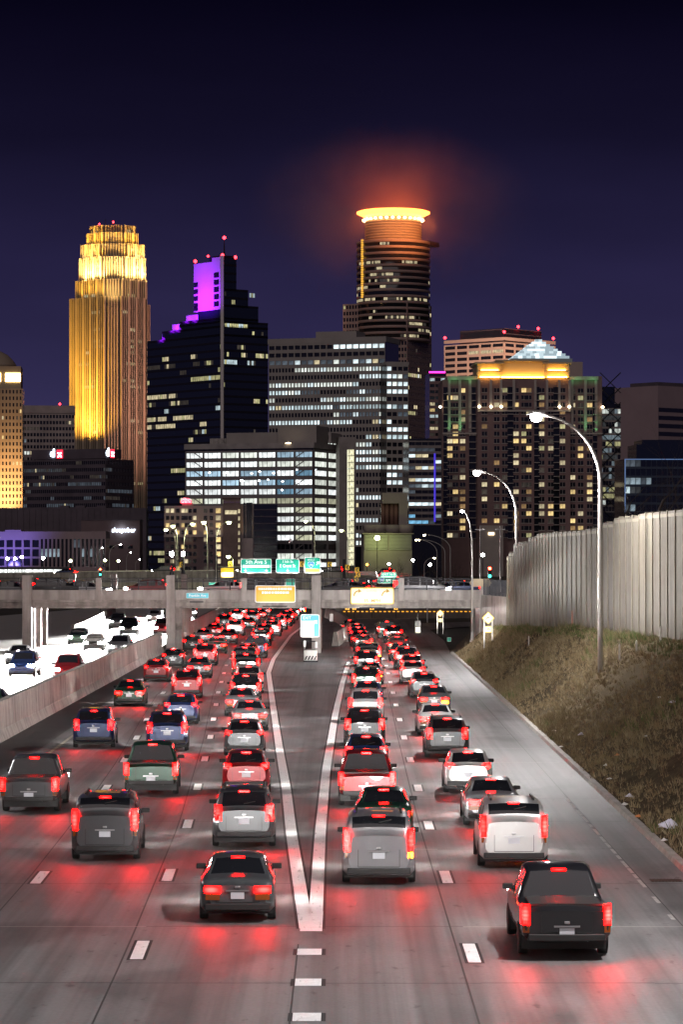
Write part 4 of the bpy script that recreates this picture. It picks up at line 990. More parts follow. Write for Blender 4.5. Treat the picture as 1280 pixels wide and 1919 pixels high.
# power plant with stacks and cooling drums
B = Bld('power_plant', 'concrete plant with a louvred green lit wall, round tanks and a pillared block', 680, 682, 772, 1000, 2)
M_pl = mat('plant concrete', (.34, .30, .26), .85, n=.25, amt=.12)
B.box('louvre_hall', 0, B.W, 0, 22, 0, B.z(1001), M_pl); lv = MB()
for k in range(11): lv.box(.3, B.W*.49, -.5, -.02, B.z(1030-k*2.6), B.z(1030-k*2.6)+.28); lv.box(B.W*.53, B.W-.3, -.5, -.02, B.z(1030-k*2.6), B.z(1030-k*2.6)+.28)
lv.build('louvre', mat('pale louvre', (.45, .45, .38), .6), B.o, kind='stuff'); B.box('roof_slab', -.6, B.W+.6, -1, 22.5, B.z(1001)+.01, B.z(999), M_pl)
for px in (692, 706, 732, 757): MB().lathe([(2.6*.93, B.z(999)+.02), (2.7, B.z(991)), (2.7*1.03, B.z(983)), (2.4, B.z(983))], (B.sr(px+6), 8), 20).build('tank', M_pl, B.o, True)
B.box('pillar_block', B.sr(718), B.sr(765), 14, 26, B.z(999), B.z(985), M_pl); B.box('pillar_block', B.sr(720), B.sr(768), 14, 26, B.z(942), B.z(922), M_pl); B.box('pillar_block', B.sr(752), B.sr(768), 14, 26, B.z(985)+.01, B.z(942)-.01, M_pl); B.box('rear_block', B.sr(720), B.sr(752), 20, 26, B.z(985)+.01, B.z(942)-.01, M_glass)
for px in (722, 730, 739, 747): MB().lathe([(.75, B.z(985)), (.75, B.z(942))], (B.sr(px), 16), 12).build('pillar', mat('red brown pillar', (.20, .11, .08), .8), B.o, True)
flood(B, (B.sr(707), -9, B.z(1016)), (B.sr(715), 0, B.z(1016)), 2200, (.85, 1, .35), 150)
# ---------------------------------------------------------------- street lamps
M_pole = mat('painted pole', (.42, .40, .37), .45, .5, n=2, amt=.1)
LAMP_W = (1, .96, .95); LAMP_G = (.95, 1, .55)
E_white = emat('white lamp glass', (1, .97, .95), 90); E_green = emat('sodium green lamp glass', (.92, 1, .45), 25); E_warm = emat('warm lamp glass', (1, .82, .5), 25)
def street_lamp(label, base, top, head, power, m=E_white, col=LAMP_W, rad=.11, group='curved arm street lamps', lit=True, aimdown=True, name='street_lamp', size=1.0, cone=165):
    """base: point on the ground, top: height where the arm ends, head: lamp position (world)"""
    base = Vector(base); head = Vector(head); t = thing(name, label, 'street lamp', base, 0, group)
    h = head-base; n = 10; bend = min(3.4, h.z*.3)
    pts = [(0, 0, 0), (0, 0, h.z*.35), (0, 0, h.z-bend)]
    for i in range(1, n+1):
        a = i/n*R(84); pts.append((h.x*(1-math.cos(a))*.98, h.y*(1-math.cos(a)), h.z-bend+bend*math.sin(a)))
    MB().tube(pts, [rad]*2+[rad*.85]+[rad*(.85-.35*i/n) for i in range(1, n+1)], 10).build('pole', M_pole, t, True)
    MB().lathe([(rad*2.3, 0), (rad*2.2, .15), (rad*1.7, .2), (rad*1.15, .9)], n=8).build('base', M_steel, t)
    s = 1 if h.x > 0 else -1
    b = MB().prism([(-.42*size, -.16*size), (.42*size, -.12*size), (.42*size, .12*size), (-.42*size, .16*size)], .02, .14*size, top=[(-.3*size, -.1*size), (.36*size, -.07*size), (.36*size, .07*size), (-.3*size, .1*size)])
    hd = b.build('lamp_head', M_steel, t); hd.location = h
    if lit:
        gl = MB().lathe([(.03, -.30*size), (.16*size, -.27*size), (.26*size, -.12*size), (.27*size, 0), (.22*size, .018)], n=12).build('lamp_glass', m, hd, True)
        if power: light('lamp_light', 'SPOT', (0, 0, -.42*size), power, col, hd, (0, 0, -5), cone, .35, .22)
    return t
row = 'tall lamps along the right hand bank'
def near_lamp(label, bpx, bpy, d, hpx, hpy, power):
    b = P(bpx, bpy, d); hd = P(hpx, hpy, d)
    return street_lamp(label, b, None, hd, power, rad=.135, group=row, size=1.15)
PW = 19000
near_lamp('tall curved street lamp on the grassy bank, the nearest in view, head over the lanes', 1125, 1322, 148, 1005, 778, PW*.95)
near_lamp('curved street lamp beside the grass, second nearest, standing left of the tall one', 968, 1229, 236, 894, 884, PW)
t = street_lamp('dim curved street lamp close to the bridge abutment', P(885, 1203, 258), None, P(866, 957, 258), 900, rad=.10, group=row, size=.6)
# the same row goes on beside and behind the viewer (poles outside the picture)
for yy in (60, -28): street_lamp('curved street lamp '+('beside' if yy > 0 else 'behind')+' the viewer, same row as the bank lamps', (13.4, yy, 2.2), None, (10.0, yy, 16.0), PW, rad=.135, group=row, size=1.15)
for yy in (20, 108, 196): street_lamp(['nearest', 'second', 'third'][(yy-20)//88]+' added street lamp out of view beyond the oncoming lanes', (-36.5, yy, 0), None, (-32, yy, 15.0), PW*1.1, rad=.135, group='added lamps along the oncoming road', size=1.15)  # unseen row added to brighten the oncoming road
def far_lamp(label, px, pyb, pyt, hpx, hpy, d, m=E_green, power=0, col=LAMP_G, rad=.09, lit=True, size=1.5, group='lamps behind the bridge'):
    return street_lamp(label, P(px, pyb, d), None, P(hpx, hpy, d), power, m, col, rad, group, lit, size=size)
far = [(345, 1085, 0, 361, 981, 560, 'greenish street lamp with the brightest head behind the lantern posts'),
       (333, 1085, 0, 324, 985, 580, 'greenish street lamp left of the brightest one in front of the hotel'),
       (389, 1085, 0, 382, 978, 560, 'greenish street lamp in front of the hotel, centre of its front'),
       (405, 1090, 0, 429, 978, 540, 'greenish street lamp on the sign gantry post before the hotel tower'),
       (330, 1085, 0, 311, 992, 620, 'pale lamp at the left corner of the hotel'),
       (437, 1075, 0, 428, 1042, 600, 'small greenish lamp above the yellow sign'),
       (590, 1062, 0, 573, 976, 640, 'greenish lamp before the lower windows of the office block'),
       (652, 1072, 0, 640, 993, 640, 'curved lamp beside the glowing stair tower')]
for px, pb, _, hx, hy, d, lab in far: far_lamp(lab, px, pb, 0, hx, hy, d, power=6000 if px != 652 else 0)
for px, hx, hy, d, lab in ((844, 795, 1002, 480, 'right hand arched lamp of the three tall ones behind the bridge'), (834, 785, 1011, 520, 'middle arched lamp of the three behind the bridge'), (819, 780, 1011, 520, 'left hand arched lamp of the three behind the bridge'), (795, 814, 1045, 600, 'small arched lamp bent to the right behind the railing')):
    far_lamp(lab, px, 1095, 0, hx, hy, d, m=E_warm, size=.8)
for px, hx, hy, d, lab in ((205, 226, 1020, 640, 'thin arched lamp left of the hotel bending right'), (184, 192, 1026, 700, 'thin arched lamp before the beige building'), (237, 245, 1035, 720, 'short arched lamp before the dark warehouse'), (254, 262, 1048, 760, 'shortest arched lamp before the dark warehouse')):
    far_lamp(lab, px, 1085, 0, hx, hy, d, m=E_white, size=.6)
for px, py, d, m, lab in ((14, 1047, 700, E_white, 'first white lot lamp at the left edge'), (28, 1047, 700, E_white, 'second white lot lamp from the left edge'), (41, 1044, 700, E_white, 'third white lot lamp from the left edge'), (81, 1046, 690, E_white, 'white lot lamp standing apart before the beige building'), (132, 1051, 700, E_green, 'green white lamp before the lit hall end'), (222, 1051, 740, E_green, 'green white lamp left of the thin arches'), (197, 1050, 760, E_green, 'faint lamp beside the traffic signal'), (707, 1008, 900, E_green, 'very bright green white lamp before the louvred plant'), (688, 1058, 800, emat('amber lamp glass', (1, .35, .05), 10), 'amber lamp behind the chevron signs'), (774, 1050, 800, E_white, 'white lamp low in the dark trees'), (729, 1057, 820, E_white, 'white lamp at the foot of the dark trees'), (806, 1058, 700, E_white, 'white lamp behind the arched poles'), (905, 1040, 600, E_white, 'white lamp on a post left of the traffic signal')):
    p = P(px, py, d); t = thing('post_lamp', lab, 'street lamp', (p.x, p.y, 0), 0, 'post lamps in the distance')
    MB().tube([(0, 0, 0), (0, 0, p.z-.3)], .09, 6).build('pole', M_dark, t)
    k = 2.2 if px == 707 else 1.0
    MB().lathe([(.05, p.z-.35*k), (.3*k, p.z-.2*k), (.38*k, p.z), (.25*k, p.z+.25*k), (.05, p.z+.35*k)], n=10).build('lamp_glass', m, t, True)
# black lantern posts on the bridge piers
for px, d, lab in ((322, BY+.05, 'black lantern post on the near bridge pier'), (343, BY+17.6, 'black lantern post on the far bridge parapet')):
    x = X(px, d); t = thing('lantern_post', lab, 'street lamp', (x, d, 6.95), 0, 'lantern posts of the bridge')
    MB().lathe([(.22, 0), (.2, .15), (.1, .45), (.06, .7), (.05, 1.6), (.09, 1.65)], n=10).build('post', M_dark, t, True)
    MB().lathe([(.06, 1.65), (.15, 1.75), (.17, 2.0), (.10, 2.1)], n=10).build('globe', E_white, t, True); MB().lathe([(.13, 2.1), (.05, 2.2), (.01, 2.3)], n=8).build('cap', M_dark, t)
# ---------------------------------------------------------------- road signs
S_green = mat('sign green', (.0, .33, .22), .45); S_white = mat('sign white', (.8, .8, .8), .45); S_yel = mat('sign yellow', (.85, .55, .02), .45); S_or = mat('sign orange', (.9, .38, .02), .45)
S_black = mat('sign black', (.02, .02, .02), .6); S_amber = mat('sign amber brown', (.35, .2, .02), .5); S_blue = mat('sign blue', (.02, .15, .5), .45); S_red = mat('sign red', (.7, .08, .05), .45); S_cyan = mat('sign cyan', (.1, .5, .62), .45)
def rrect(x0, x1, z0, z1, r, n=4):
    o = []
    for cx, cz, a0 in ((x1-r, z0+r, -90), (x1-r, z1-r, 0), (x0+r, z1-r, 90), (x0+r, z0+r, 180)):
        for i in range(n+1): a = R(a0+90*i/n); o.append((cx+r*math.cos(a), cz+r*math.sin(a)))
    return o
def sign(name, label, x0, x1, y0, y1, d, panel, border=S_white, lamp=0, post=None, group=None, col=(1, .96, .9)):
    a, b = P(x0, y1, d), P(x1, y0, d); w_, h_ = b.x-a.x, b.z-a.z; c = (a+b)/2
    t = thing(name, label, 'sign', (c.x, d, a.z), 0, group)
    if post:                                   # stands on posts reaching z = post
        t.location.z = post; zo = a.z-post
        for k in ((-.3, .3) if w_ > .55 else (0,)): MB().box(k*w_-.04, k*w_+.04, .03, .1, 0, zo+h_*.6).build('post', M_steel, t)
    else: zo = 0
    MB().yprism(rrect(-w_/2, w_/2, zo, zo+h_, min(w_, h_)*.1), 0, .04).build('border', border, t)
    e = min(w_, h_)*.045
    MB().yprism(rrect(-w_/2+e, w_/2-e, zo+e, zo+h_-e, min(w_, h_)*.08), -.012, -.001).build('panel', panel, t)
    if lamp:  # lamp bar and spots added to brighten the sign face
        MB().box(-w_*.3, w_*.3, -1.65, -1.5, zo-.35, zo-.25).build('added_sign_lamp', M_dark, t); MB().box(-.03, .03, -1.5, 0, zo-.33, zo-.28).build('added_lamp_arm', M_dark, t)
        for k in ((-.25, .25) if w_ > 2 else (0,)): light('added_sign_light', 'SPOT', (k*w_, -1.6, zo-.2), lamp*2.2, col, t, (k*w_, 0, zo+h_*.6), 130, .6, .15)
    return t, w_, h_, zo
def arrow(t, x, z, s, ang, m, name='arrow'):
    q = [(-.09, -.5), (.09, -.5), (.09, .02), (.36, .02-.12), (.36, .1), (0, .5), (-.36, .1), (-.36, -.1), (-.09, .02)]
    c_, s_ = math.cos(ang), math.sin(ang)
    MB().yprism([(x+(a*c_-b*s_)*s, z+(a*s_+b*c_)*s) for a, b in q], -.022, -.013).build(name, m, t)
def curve_arrow(t, x, z, s, m):
    pts = []; n = 8
    for i in range(n+1): a = R(180-80*i/n); pts.append((math.cos(a), math.sin(a)))
    outer = [(x+s*(.75+1.12*.75*a), z+s*1.12*.75*b) for a, b in pts]; inner = [(x+s*(.75+.88*.75*a), z+s*.88*.75*b) for a, b in pts]
    MB().yprism(outer+inner[::-1], -.022, -.013).build('arrow', m, t)
    e = Vector((x+s*(.75+.75*pts[-1][0]), z+s*.75*pts[-1][1])); u = Vector((.98, -.17)); v = Vector((.17, .98))
    tri = [e-v*.32*s, e+u*.5*s, e+v*.32*s]; MB().yprism([tuple(p) for p in tri], -.022, -.013).build('arrow_head', m, t)
BF = BY-.16
t, w_, h_, zo = sign('curve_warning_sign', 'large pale yellow curve warning sign with two bent arrows hung on the bridge', 657, 738, 1101, 1132, BF, mat('pale yellow sign', (.85, .78, .5), .45), S_yel, 70)
curve_arrow(t, -w_*.42, h_*.50, .62, S_amber); curve_arrow(t, w_*.23, h_*.50, .62, S_amber)
lettering('35  MPH', .42, S_amber, t, (0, -.02, h_*.2)); lettering('CURVES', .26, mat('worn amber', (.6, .5, .25), .5), t, (-.05, -.02, h_*.8))
t, w_, h_, zo = sign('orange_notice_sign', 'glaring orange notice sign with white border hung on the bridge', 478, 554, 1097, 1129, BF, S_or, S_white, 60)
for row_, z in ((0, .8), (1, .58)):                # two lines too glaring to read
    x = -w_*.42 if row_ == 0 else -w_*.33
    while x < w_*(.40 if row_ == 0 else .3):
        l = random.uniform(.05, .2); MB().box(x, x+l, -.02, -.013, h_*z-.1, h_*z+.1).build('lettering', S_white, t); x += l+random.uniform(.03, .08)
t, w_, h_, zo = sign('street_name_sign', 'small teal street name sign on the bridge girder', 349, 391, 1111, 1121, BF, S_cyan, S_white, 45)
lettering('Franklin Ave', .30, S_white, t, (0, -.02, h_*.5))
DG = 540
gan = thing('sign_gantry', 'steel sign gantry carrying green signs beyond the bridge', 'gantry', (X(405, DG), DG, 0))
gx = X(645, DG)-X(405, DG)
for x in (0, gx): MB().box(x-.25, x+.25, .3, .8, 0, Z(1040, DG) if x == 0 else Z(1048, DG)).build('post', M_dark, gan)
for zz_ in (Z(1071, DG), Z(1063, DG)): MB().tube([(0, .55, zz_), (gx, .55, zz_)], .09, 6).build('chord', M_dark, gan)
br_ = MB()
for k in range(24): br_.tube([(k*gx/24, .55, Z(1071, DG) if k % 2 else Z(1063, DG)), ((k+1)*gx/24, .55, Z(1063, DG) if k % 2 else Z(1071, DG))], .05, 5)
br_.build('lattice', M_dark, gan)
t, w_, h_, zo = sign('green_guide_sign', 'wide green guide sign reading 5th Ave S with two down arrows', 451, 509, 1047, 1074, DG, S_green, S_white, 330)
lettering('5th Ave S', 1.0, S_white, t, (0, -.02, h_*.78)); lettering('PROHIBITED VEHICLES', .5, S_red, t, (0, -.02, h_*.48), sx=.8)
MB().box(-w_*.44, w_*.44, -.0135, -.0125, h_*.39, h_*.57).build('message_strip', S_white, t)
arrow(t, -w_*.34, h_*.2, .6, math.pi, S_white); arrow(t, w_*.34, h_*.2, .6, math.pi, S_white)
t, w_, h_, zo = sign('green_guide_sign', 'green guide sign reading E Grant St with one down arrow', 517, 561, 1047, 1074, DG, S_green, S_white, 300)
lettering('11th St', .7, S_white, t, (0, -.02, h_*.8)); lettering('E Grant St', .85, S_white, t, (0, -.02, h_*.5), sx=.8); arrow(t, 0, h_*.2, .6, math.pi, S_white)
t, w_, h_, zo = sign('green_guide_sign', 'square green route sign with a highway shield and yellow speed strip', 570, 601, 1044, 1074, DG, S_green, S_white, 300)
def shield(t, x, z, s, txt):
    q = [(-.5, .35), (-.3, .5), (0, .42), (.3, .5), (.5, .35), (.42, -.1), (0, -.55), (-.42, -.1)]
    MB().yprism([(x+a*s, z+b*s) for a, b in q], -.02, -.013).build('shield_border', S_white, t)
    MB().yprism([(x+a*s*.86, z+b*s*.86) for a, b in q], -.026, -.021).build('shield', S_blue, t)
    lettering(txt, s*.5, S_white, t, (x, -.03, z-.02*s), sx=.9)
shield(t, -.25, h_*.52, 1.2, '94'); lettering('WEST', .55, S_white, t, (-.25, -.02, h_*.83)); arrow(t, w_*.33, h_*.62, .9, R(-38), S_white)
MB().box(-w_*.42, w_*.42, -.02, -.013, h_*.07, h_*.27).build('speed_strip', S_yel, t); lettering('35 MPH', .42, S_black, t, (0, -.024, h_*.17))
sign('yellow_bridge_sign', 'yellow and white sign hanging on the gantry left of the green signs', 414, 438, 1064, 1082, DG-1, S_yel, S_yel, 120)
tt = [o for o in COL.objects if o.name.startswith('yellow_bridge_sign')][0]; MB().box(-1.1, 1.1, -.02, -.013, .15, .95).build('lower_panel', S_white, tt)
t, w_, h_, zo = sign('exit_sign', 'small green exit number plate above the route sign', 714, 743, 1072, 1080.5, 420, S_green, S_white, 60); lettering('EXIT 16 B', .45, S_white, t, (0, -.02, h_*.5))
t, w_, h_, zo = sign('route_sign', 'green route sign with a highway shield reading EAST behind the bridge rail', 708, 743, 1081, 1093, 420, S_green, S_white, 60, post=0.0); lettering('EAST', .55, S_white, t, (.45, -.02, zo+h_*.5)); shield(t, -.75, zo+h_*.48, .7, '94')
sign('small_green_sign', 'narrow green sign with a slanting arrow behind the bridge parapet', 535, 553, 1084, 1104, 330, S_green, S_white, 40, post=0.0)
tt = [o for o in COL.objects if o.name.startswith('small_green_sign')][0]; arrow(tt, 0, 8.74-(1095-1040)*330/F, .6, R(-30), S_white)
sign('green_sign_back_row', 'long green lane sign seen through the bridge railing', 391, 426, 1091, 1098, 420, S_green, S_white, 60, post=0.0); sign('green_sign_back_row', 'short green lane sign right of the long one behind the railing', 432, 456, 1091, 1098, 420, S_green, S_white, 60, post=0.0)
# chevrons
for i, (px, py, d, lab) in enumerate(((618, 1058, 560, 'yellow chevron sign beside the green route sign'), (651, 1063, 500, 'yellow chevron sign on a tall post left of the stacked three'), (669, 1068, 480, 'topmost of the three stacked yellow chevron signs'), (671, 1076, 470, 'middle one of the three stacked yellow chevron signs'), (668, 1084, 460, 'lowest of the three stacked yellow chevron signs'), (432, 1057, 600, 'yellow chevron sign above the yellow and white sign'), (340, 1058, 620, 'yellow chevron sign behind the lantern posts'), (566, 1057, 580, 'yellow chevron sign between the two right green signs'))):
    hw_px = 4; t, w_, h_, zo = sign('chevron_sign', lab, px-hw_px, px+hw_px, py-5, py+5, d, S_yel, S_yel, 26, post=0.0 if d < 520 else 4.0, group='chevron signs')
    z = zo+h_/2; MB().yprism([(w_*.1, z+h_*.4), (w_*.38, z+h_*.4), (-w_*.02, z), (w_*.38, z-h_*.4), (w_*.1, z-h_*.4), (-w_*.3, z)], -.02, -.013).build('chevron', S_black, t)
# lit chevron boards at the ramp curve
for i, (px, wd, lab) in enumerate(((651, 8, 'lit amber chevron board, leftmost at the ramp curve'), (664, 7, 'lit amber chevron board, second from left at the ramp curve'), (697, 8, 'lit amber chevron board, third from left at the ramp curve'), (742, 7, 'lit amber chevron board, rightmost at the ramp curve'))):
    p = P(px, 1139.5, 404); t = thing('chevron_board', lab, 'sign', (p.x, 404, 0), 0, 'lit chevron boards')
    MB().box(-.04, .04, .02, .08, 0, p.z).build('post', M_dark, t); MB().box(-wd*.036, wd*.036, -.03, .02, p.z-.22, p.z+.22).build('panel', emat('amber board light', (1, .5, .08), 1.6), t)
    z = p.z; MB().yprism([(-.12, z+.17), (.0, z+.17), (.14, z), (0, z-.17), (-.12, z-.17), (.02, z)], -.045, -.031).build('chevron', S_black, t)
# diamond warning signs on the verge
def diamond(label, px, py, hpx, plate_y, foot, d):
    c = P(px, py, d); f_ = P(px, foot, d); t = thing('diamond_sign', label, 'sign', (c.x, d, f_.z), 0, 'diamond curve signs'); z = c.z-f_.z; h = hpx*d/F
    for s in (-.32, .32): MB().box(s-.04, s+.04, .03, .1, -.3, z).build('post', M_steel, t)
    MB().yprism([(0, z-h), (h, z), (0, z+h), (-h, z)], 0, .03).build('panel', S_yel, t); MB().yprism([(0, z-h*.86), (h*.86, z), (0, z+h*.86), (-h*.86, z)], -.01, -.001).build('face', mat('bright sign face', (.9, .8, .55), .4), t)
    curve_arrow(t, -h*.35, z-h*.28, h*.48, S_black)
    pz = P(px, plate_y, d).z-f_.z; MB().box(-h*.52, h*.52, -.012, .02, pz-h*.5, pz+h*.5).build('plate', S_yel, t); MB().box(-h*.44, h*.44, -.02, -.0125, pz-h*.42, pz+h*.42).build('plate_face', MATS['bright sign face'], t)
    lettering('35', h*.55, S_black, t, (0, -.024, pz))
    light('added_sign_light', 'SPOT', (-1.2, -4.5, z-1.2), 1500, (1, .95, .85), t, (0, 0, z-.4), 40, .6, .1)  # added spot without a fixture, brightens the diamond and its plate
diamond('yellow diamond curve sign on the grass bank near the noise wall', 915, 1158, 12, 1179, 1222, 232)
diamond('yellow diamond curve sign on the weedy verge under the bridge', 825, 1149, 7, 1162, 1186, 330)
t, w_, h_, zo = sign('marker_sign', 'tiny green marker sign on the verge kerb', 838, 846, 1194, 1202, 292, S_green, S_white, 12, post=.1, group='verge markers')
sign('marker_sign', 'small white delineator plate behind the bridge pier', 618, 624, 1150, 1164, 330, S_white, S_white, 10, post=.0, group='verge markers')
t = thing('ramp_meter_cabinet', 'small cabinet with a bright white lens at the verge corner', 'cabinet', (X(783, 330), 330, 0))
MB().box(-.32, .32, -.2, .2, 0, 1.35).build('body', M_steel, t); MB().box(-.22, .22, -.24, -.2, .1, .6).build('lens', emat('cabinet lens', (1, .85, .6), 4), t); MB().tube([(0, 0, 1.35), (0, 0, 2.2)], .05, 6).build('stem', M_steel, t)
t = thing('message_board', 'small lit amber board on a post on the ramp verge', 'sign', (X(801, 380), 380, 0)); MB().box(-.6, .6, -.1, .1, 2.6, 3.5).build('panel', MATS['amber board light'], t); MB().tube([(0, 0, 0), (0, 0, 2.6)], .07, 6).build('post', M_steel, t)
# gore sign and crash cushion before the pier
DGS = 246
t, w_, h_, zo = sign('gore_sign', 'washed out teal and white exit sign standing before the bridge pier', 563, 599, 1151, 1194, DGS, S_cyan, S_white, 90, post=.0)
MB().box(-w_*.46, w_*.2, -.03, -.013, zo+.06, zo+h_*.72).build('white_patch', S_white, t); arrow(t, w_*.28, zo+h_*.65, .5, R(-40), S_white); lettering('EXIT', .34, S_white, t, (-.25, -.02, zo+h_*.84))
for x, y_, lab in ((571, 1206, 'left white reflector marker at the crash cushion'), (593, 1208, 'right white reflector marker at the crash cushion')):
    q = thing('reflector_post', lab, 'marker', (X(x, 243), 243, 0), 0, 'reflector markers'); z = Z(y_, 243)
    MB().tube([(0, 0, 0), (0, 0, z)], .03, 6).build('post', M_steel, q); MB().box(-.1, .1, -.05, -.02, z-.25, z+.25).build('reflector', S_white, q)
t = thing('crash_cushion', 'white nosed crash cushion in front of the bridge pier', 'crash cushion', (X(582, 240), 240, 0))
MB().prism(rrect(-.55, .55, 0, 1.0, .3), .12, .95).build('nose', mat('white plastic', (.75, .75, .72), .4), t, bevel=.05)
for k in range(5): MB().box(-.45, .45, 1.02+k*1.2, 2.15+k*1.2, .15, .85).build('bay', M_steel, t, bevel=.03)
cg = MB()
for k in range(4):
    x = -.5+k*.25; cg.add([(x, -.31*0-.02, .18), (x+.12, -.02, .18), (x+.27, -.02, .5), (x+.15, -.02, .5)], [(0,1,2,3)])
cg.build('chevron', S_black, t); MB().box(-.6, .6, -.05, .9, 0, .11).build('skid', M_dark, t)
# traffic signals
for px, py, d, lab in ((918, 1070, 290, 'glowing red traffic signal at the bridge end by the noise wall'), (188, 1070, 420, 'small red traffic signal before the beige building')):
    p = P(px, py, d); t = thing('traffic_signal', lab, 'traffic light', (p.x, d, 4.85 if d < 300 else 0), 0, 'traffic signals'); z = p.z-t.location.z
    MB().tube([(0, .25, 0), (0, .25, z+.4)], .07, 6).build('post', M_dark, t); MB().box(-.18, .18, -.02, .22, z-.75, z+.45).build('housing', M_dark, t, bevel=.02)
    for k, (m, dz) in enumerate(((emat('red signal', (1, .05, .02), 60, sample=True), .25), (S_black, -.12), (emat('green signal', (.05, 1, .75), 9), -.5))):
        o = MB().lathe([(.01, -.02), (.13, 0), (.13, .03)], n=12).build('lens', m, t); o.location = (0, -.03, z+dz); o.rotation_euler = (R(90), 0, 0); MB().box(-.15, .15, -.2, -.02, z+dz+.15, z+dz+.17).build('visor', M_dark, t)
# utility poles right of the bridge end
for px, pyb, pyt, d, lab in ((900, 1095, 985, 300, 'pale steel pole left of the traffic signal'), (938, 1095, 985, 310, 'thin pole right of the traffic signal')):
    a = P(px, pyb, d); t = thing('utility_pole', lab, 'pole', (a.x, d, 4.85)); MB().tube([(0, 0, 0), (0, 0, Z(pyt, d)-4.85)], [.1, .07], 8).build('shaft', M_pole, t); MB().box(-.5, .5, -.06, .06, Z(pyt, d)-5.3, Z(pyt, d)-5.2).build('crossarm', M_steel, t)
t = thing('flat_street_sign', 'blank hexagon ended board on the bridge end post', 'sign', (X(901, 261), 261.4, 6.6)); zq = Z(1092, 261)-6.6
MB().yprism([(-1.0, zq), (-.75, zq+.35), (.75, zq+.35), (1.0, zq), (.75, zq-.35), (-.75, zq-.35)], 0, .05).build('board', mat('tan board', (.4, .33, .22), .6), t); MB().box(-.05, .05, .051, .12, -.1, zq).build('post', M_dark, t)
# litter on the bank
kinds = [('paper_scrap', (.7, .7, .68), 'white paper scrap'), ('plastic_bag', (.62, .6, .72), 'crumpled pale plastic bag'), ('orange_scrap', (.7, .25, .08), 'orange plastic scrap'), ('drink_cup', (.6, .5, .4), 'beige drink cup')]
spots = [(1255, 1552, 1, 'pale violet plastic bag in the dry grass at the right edge'), (1142, 1460, 0, 'bright white scrap high above the kerb'), (1136, 1435, 0, 'white scrap left of the orange one'), (1157, 1416, 2, 'orange scrap in the middle of the bank'), (1090, 1378, 1, 'white bag near the foot of the tall lamp'), (1052, 1400, 0, 'small white scrap beside the kerb'), (1181, 1494, 1, 'grey white bag in dark grass'), (1170, 1508, 0, 'torn white paper close to the kerb'), (1197, 1531, 2, 'reddish wrapper by the kerb'), (1245, 1575, 0, 'white paper below the violet bag'), (1236, 1308, 0, 'white scrap high on the bank at right'), (1262, 1318, 1, 'pale bag high at the right edge'), (1038, 1370, 3, 'brown cup by the upper kerb'), (1212, 1380, 0, 'white scrap in the dark hollow')]
for px, py, k, lab in spots:
    lo, hi = 60.0, 240.0                          # march along the view ray to the bank
    dd = lo
    while dd < hi and P(px, py, dd).z > bank_z(P(px, py, dd).x, dd)+.04: dd += .25
    p = P(px, py, dd); b = MB(); n = 7; s = .16 if k == 1 else .1
    if px == 1255: s = .3
    for j in range(2):
        k0 = len(b.v); vs = [(random.uniform(-1, 1)*s*.3, random.uniform(-1, 1)*s*.3, s*random.uniform(.6, 1.1))]+[(s*1.5*random.uniform(.5, 1)*math.cos(6.28*i/n), s*random.uniform(.5, 1)*math.sin(6.28*i/n), s*random.uniform(0, .5)) for i in range(n)]
        b.add(vs, [(0, 1+i, 1+(i+1) % n) for i in range(n)]+[tuple(range(1, n+1))[::-1]])
    o = b.build(kinds[k][0], mat('litter '+kinds[k][0], kinds[k][1], .7)); o.location = p; tag(o, lab, 'litter', 'litter on the bank')
for px, py, hh, m, lab in ((1073, 1172, .95, 'red', 'orange marker post at the foot of the noise wall'), (991, 1208, .6, 'w', 'short white stake on the bank near the second lamp'), (1161, 1240, .9, 'w', 'tall thin white stake in the middle of the bank'), (1193, 1222, .6, 'w', 'short white stake right of the tall one'), (1238, 1200, .7, 'w', 'white stake close to the noise wall')):
    dd = 60.0
    while dd < 240 and P(px, py, dd).z > bank_z(P(px, py, dd).x, dd)+.02: dd += .25
    p = P(px, py, dd); o = MB().tube([(0, 0, -.1), (0, 0, hh*.9), (0, 0, hh)], [.05, .045, .02], 6).build('marker_stake', mat('stake '+m, (.6, .12, .04) if m == 'red' else (.5, .48, .44), .6)); o.location = p; tag(o, lab, 'stake', 'stakes on the bank')
# ---------------------------------------------------------------- bare trees
M_bark = mat('dark bark', (.07, .055, .045), .95, n=3, amt=.3)
def tree_mesh(seed, h, spread, depth):
    rnd = random.Random(seed); trunk = MB(); crown = MB()
    def grow(p, d, l, r, k):
        q = p; pts = [p]; n = 3; rr = [r]
        for i in range(n):
            d = (d+Vector((rnd.uniform(-1, 1), rnd.uniform(-1, 1), rnd.uniform(-.3, .6)))*.16).normalized(); q = q+d*l/n; pts.append(q); rr.append(r*(1-.35*(i+1)/n))
        (trunk if k < 2 else crown).tube(pts, rr, 6 if k < 2 else (4 if k < 4 else 3))
        if k >= depth: return
        m = rnd.choice((2, 3, 3)) if k else 5
        for j in range(m):
            a = rnd.uniform(0, 6.283); t = rnd.uniform(.35, .8)*spread; ax = d.orthogonal().normalized(); ax.rotate(Matrix.Rotation(a, 3, d)); nd = (d+ax*t).normalized(); nd.z = nd.z*.9+.1
            s = pts[-1] if j == 0 or k == 0 and rnd.random() < .3 else pts[rnd.choice((1, 2, 3))]
            grow(s, nd.normalized(), l*rnd.uniform(.62, .85), rr[-1]*rnd.uniform(.55, .75), k+1)
    grow(Vector((0, 0, -.3)), Vector((.03, 0, 1)), h*.27, h*.022, 0)
    return trunk.mesh('trunk', M_bark), crown.mesh('crown', M_bark)
tm = [tree_mesh(3, 12, 1.15, 6), tree_mesh(8, 10, 1.25, 6), tree_mesh(21, 11, 1.0, 6)]
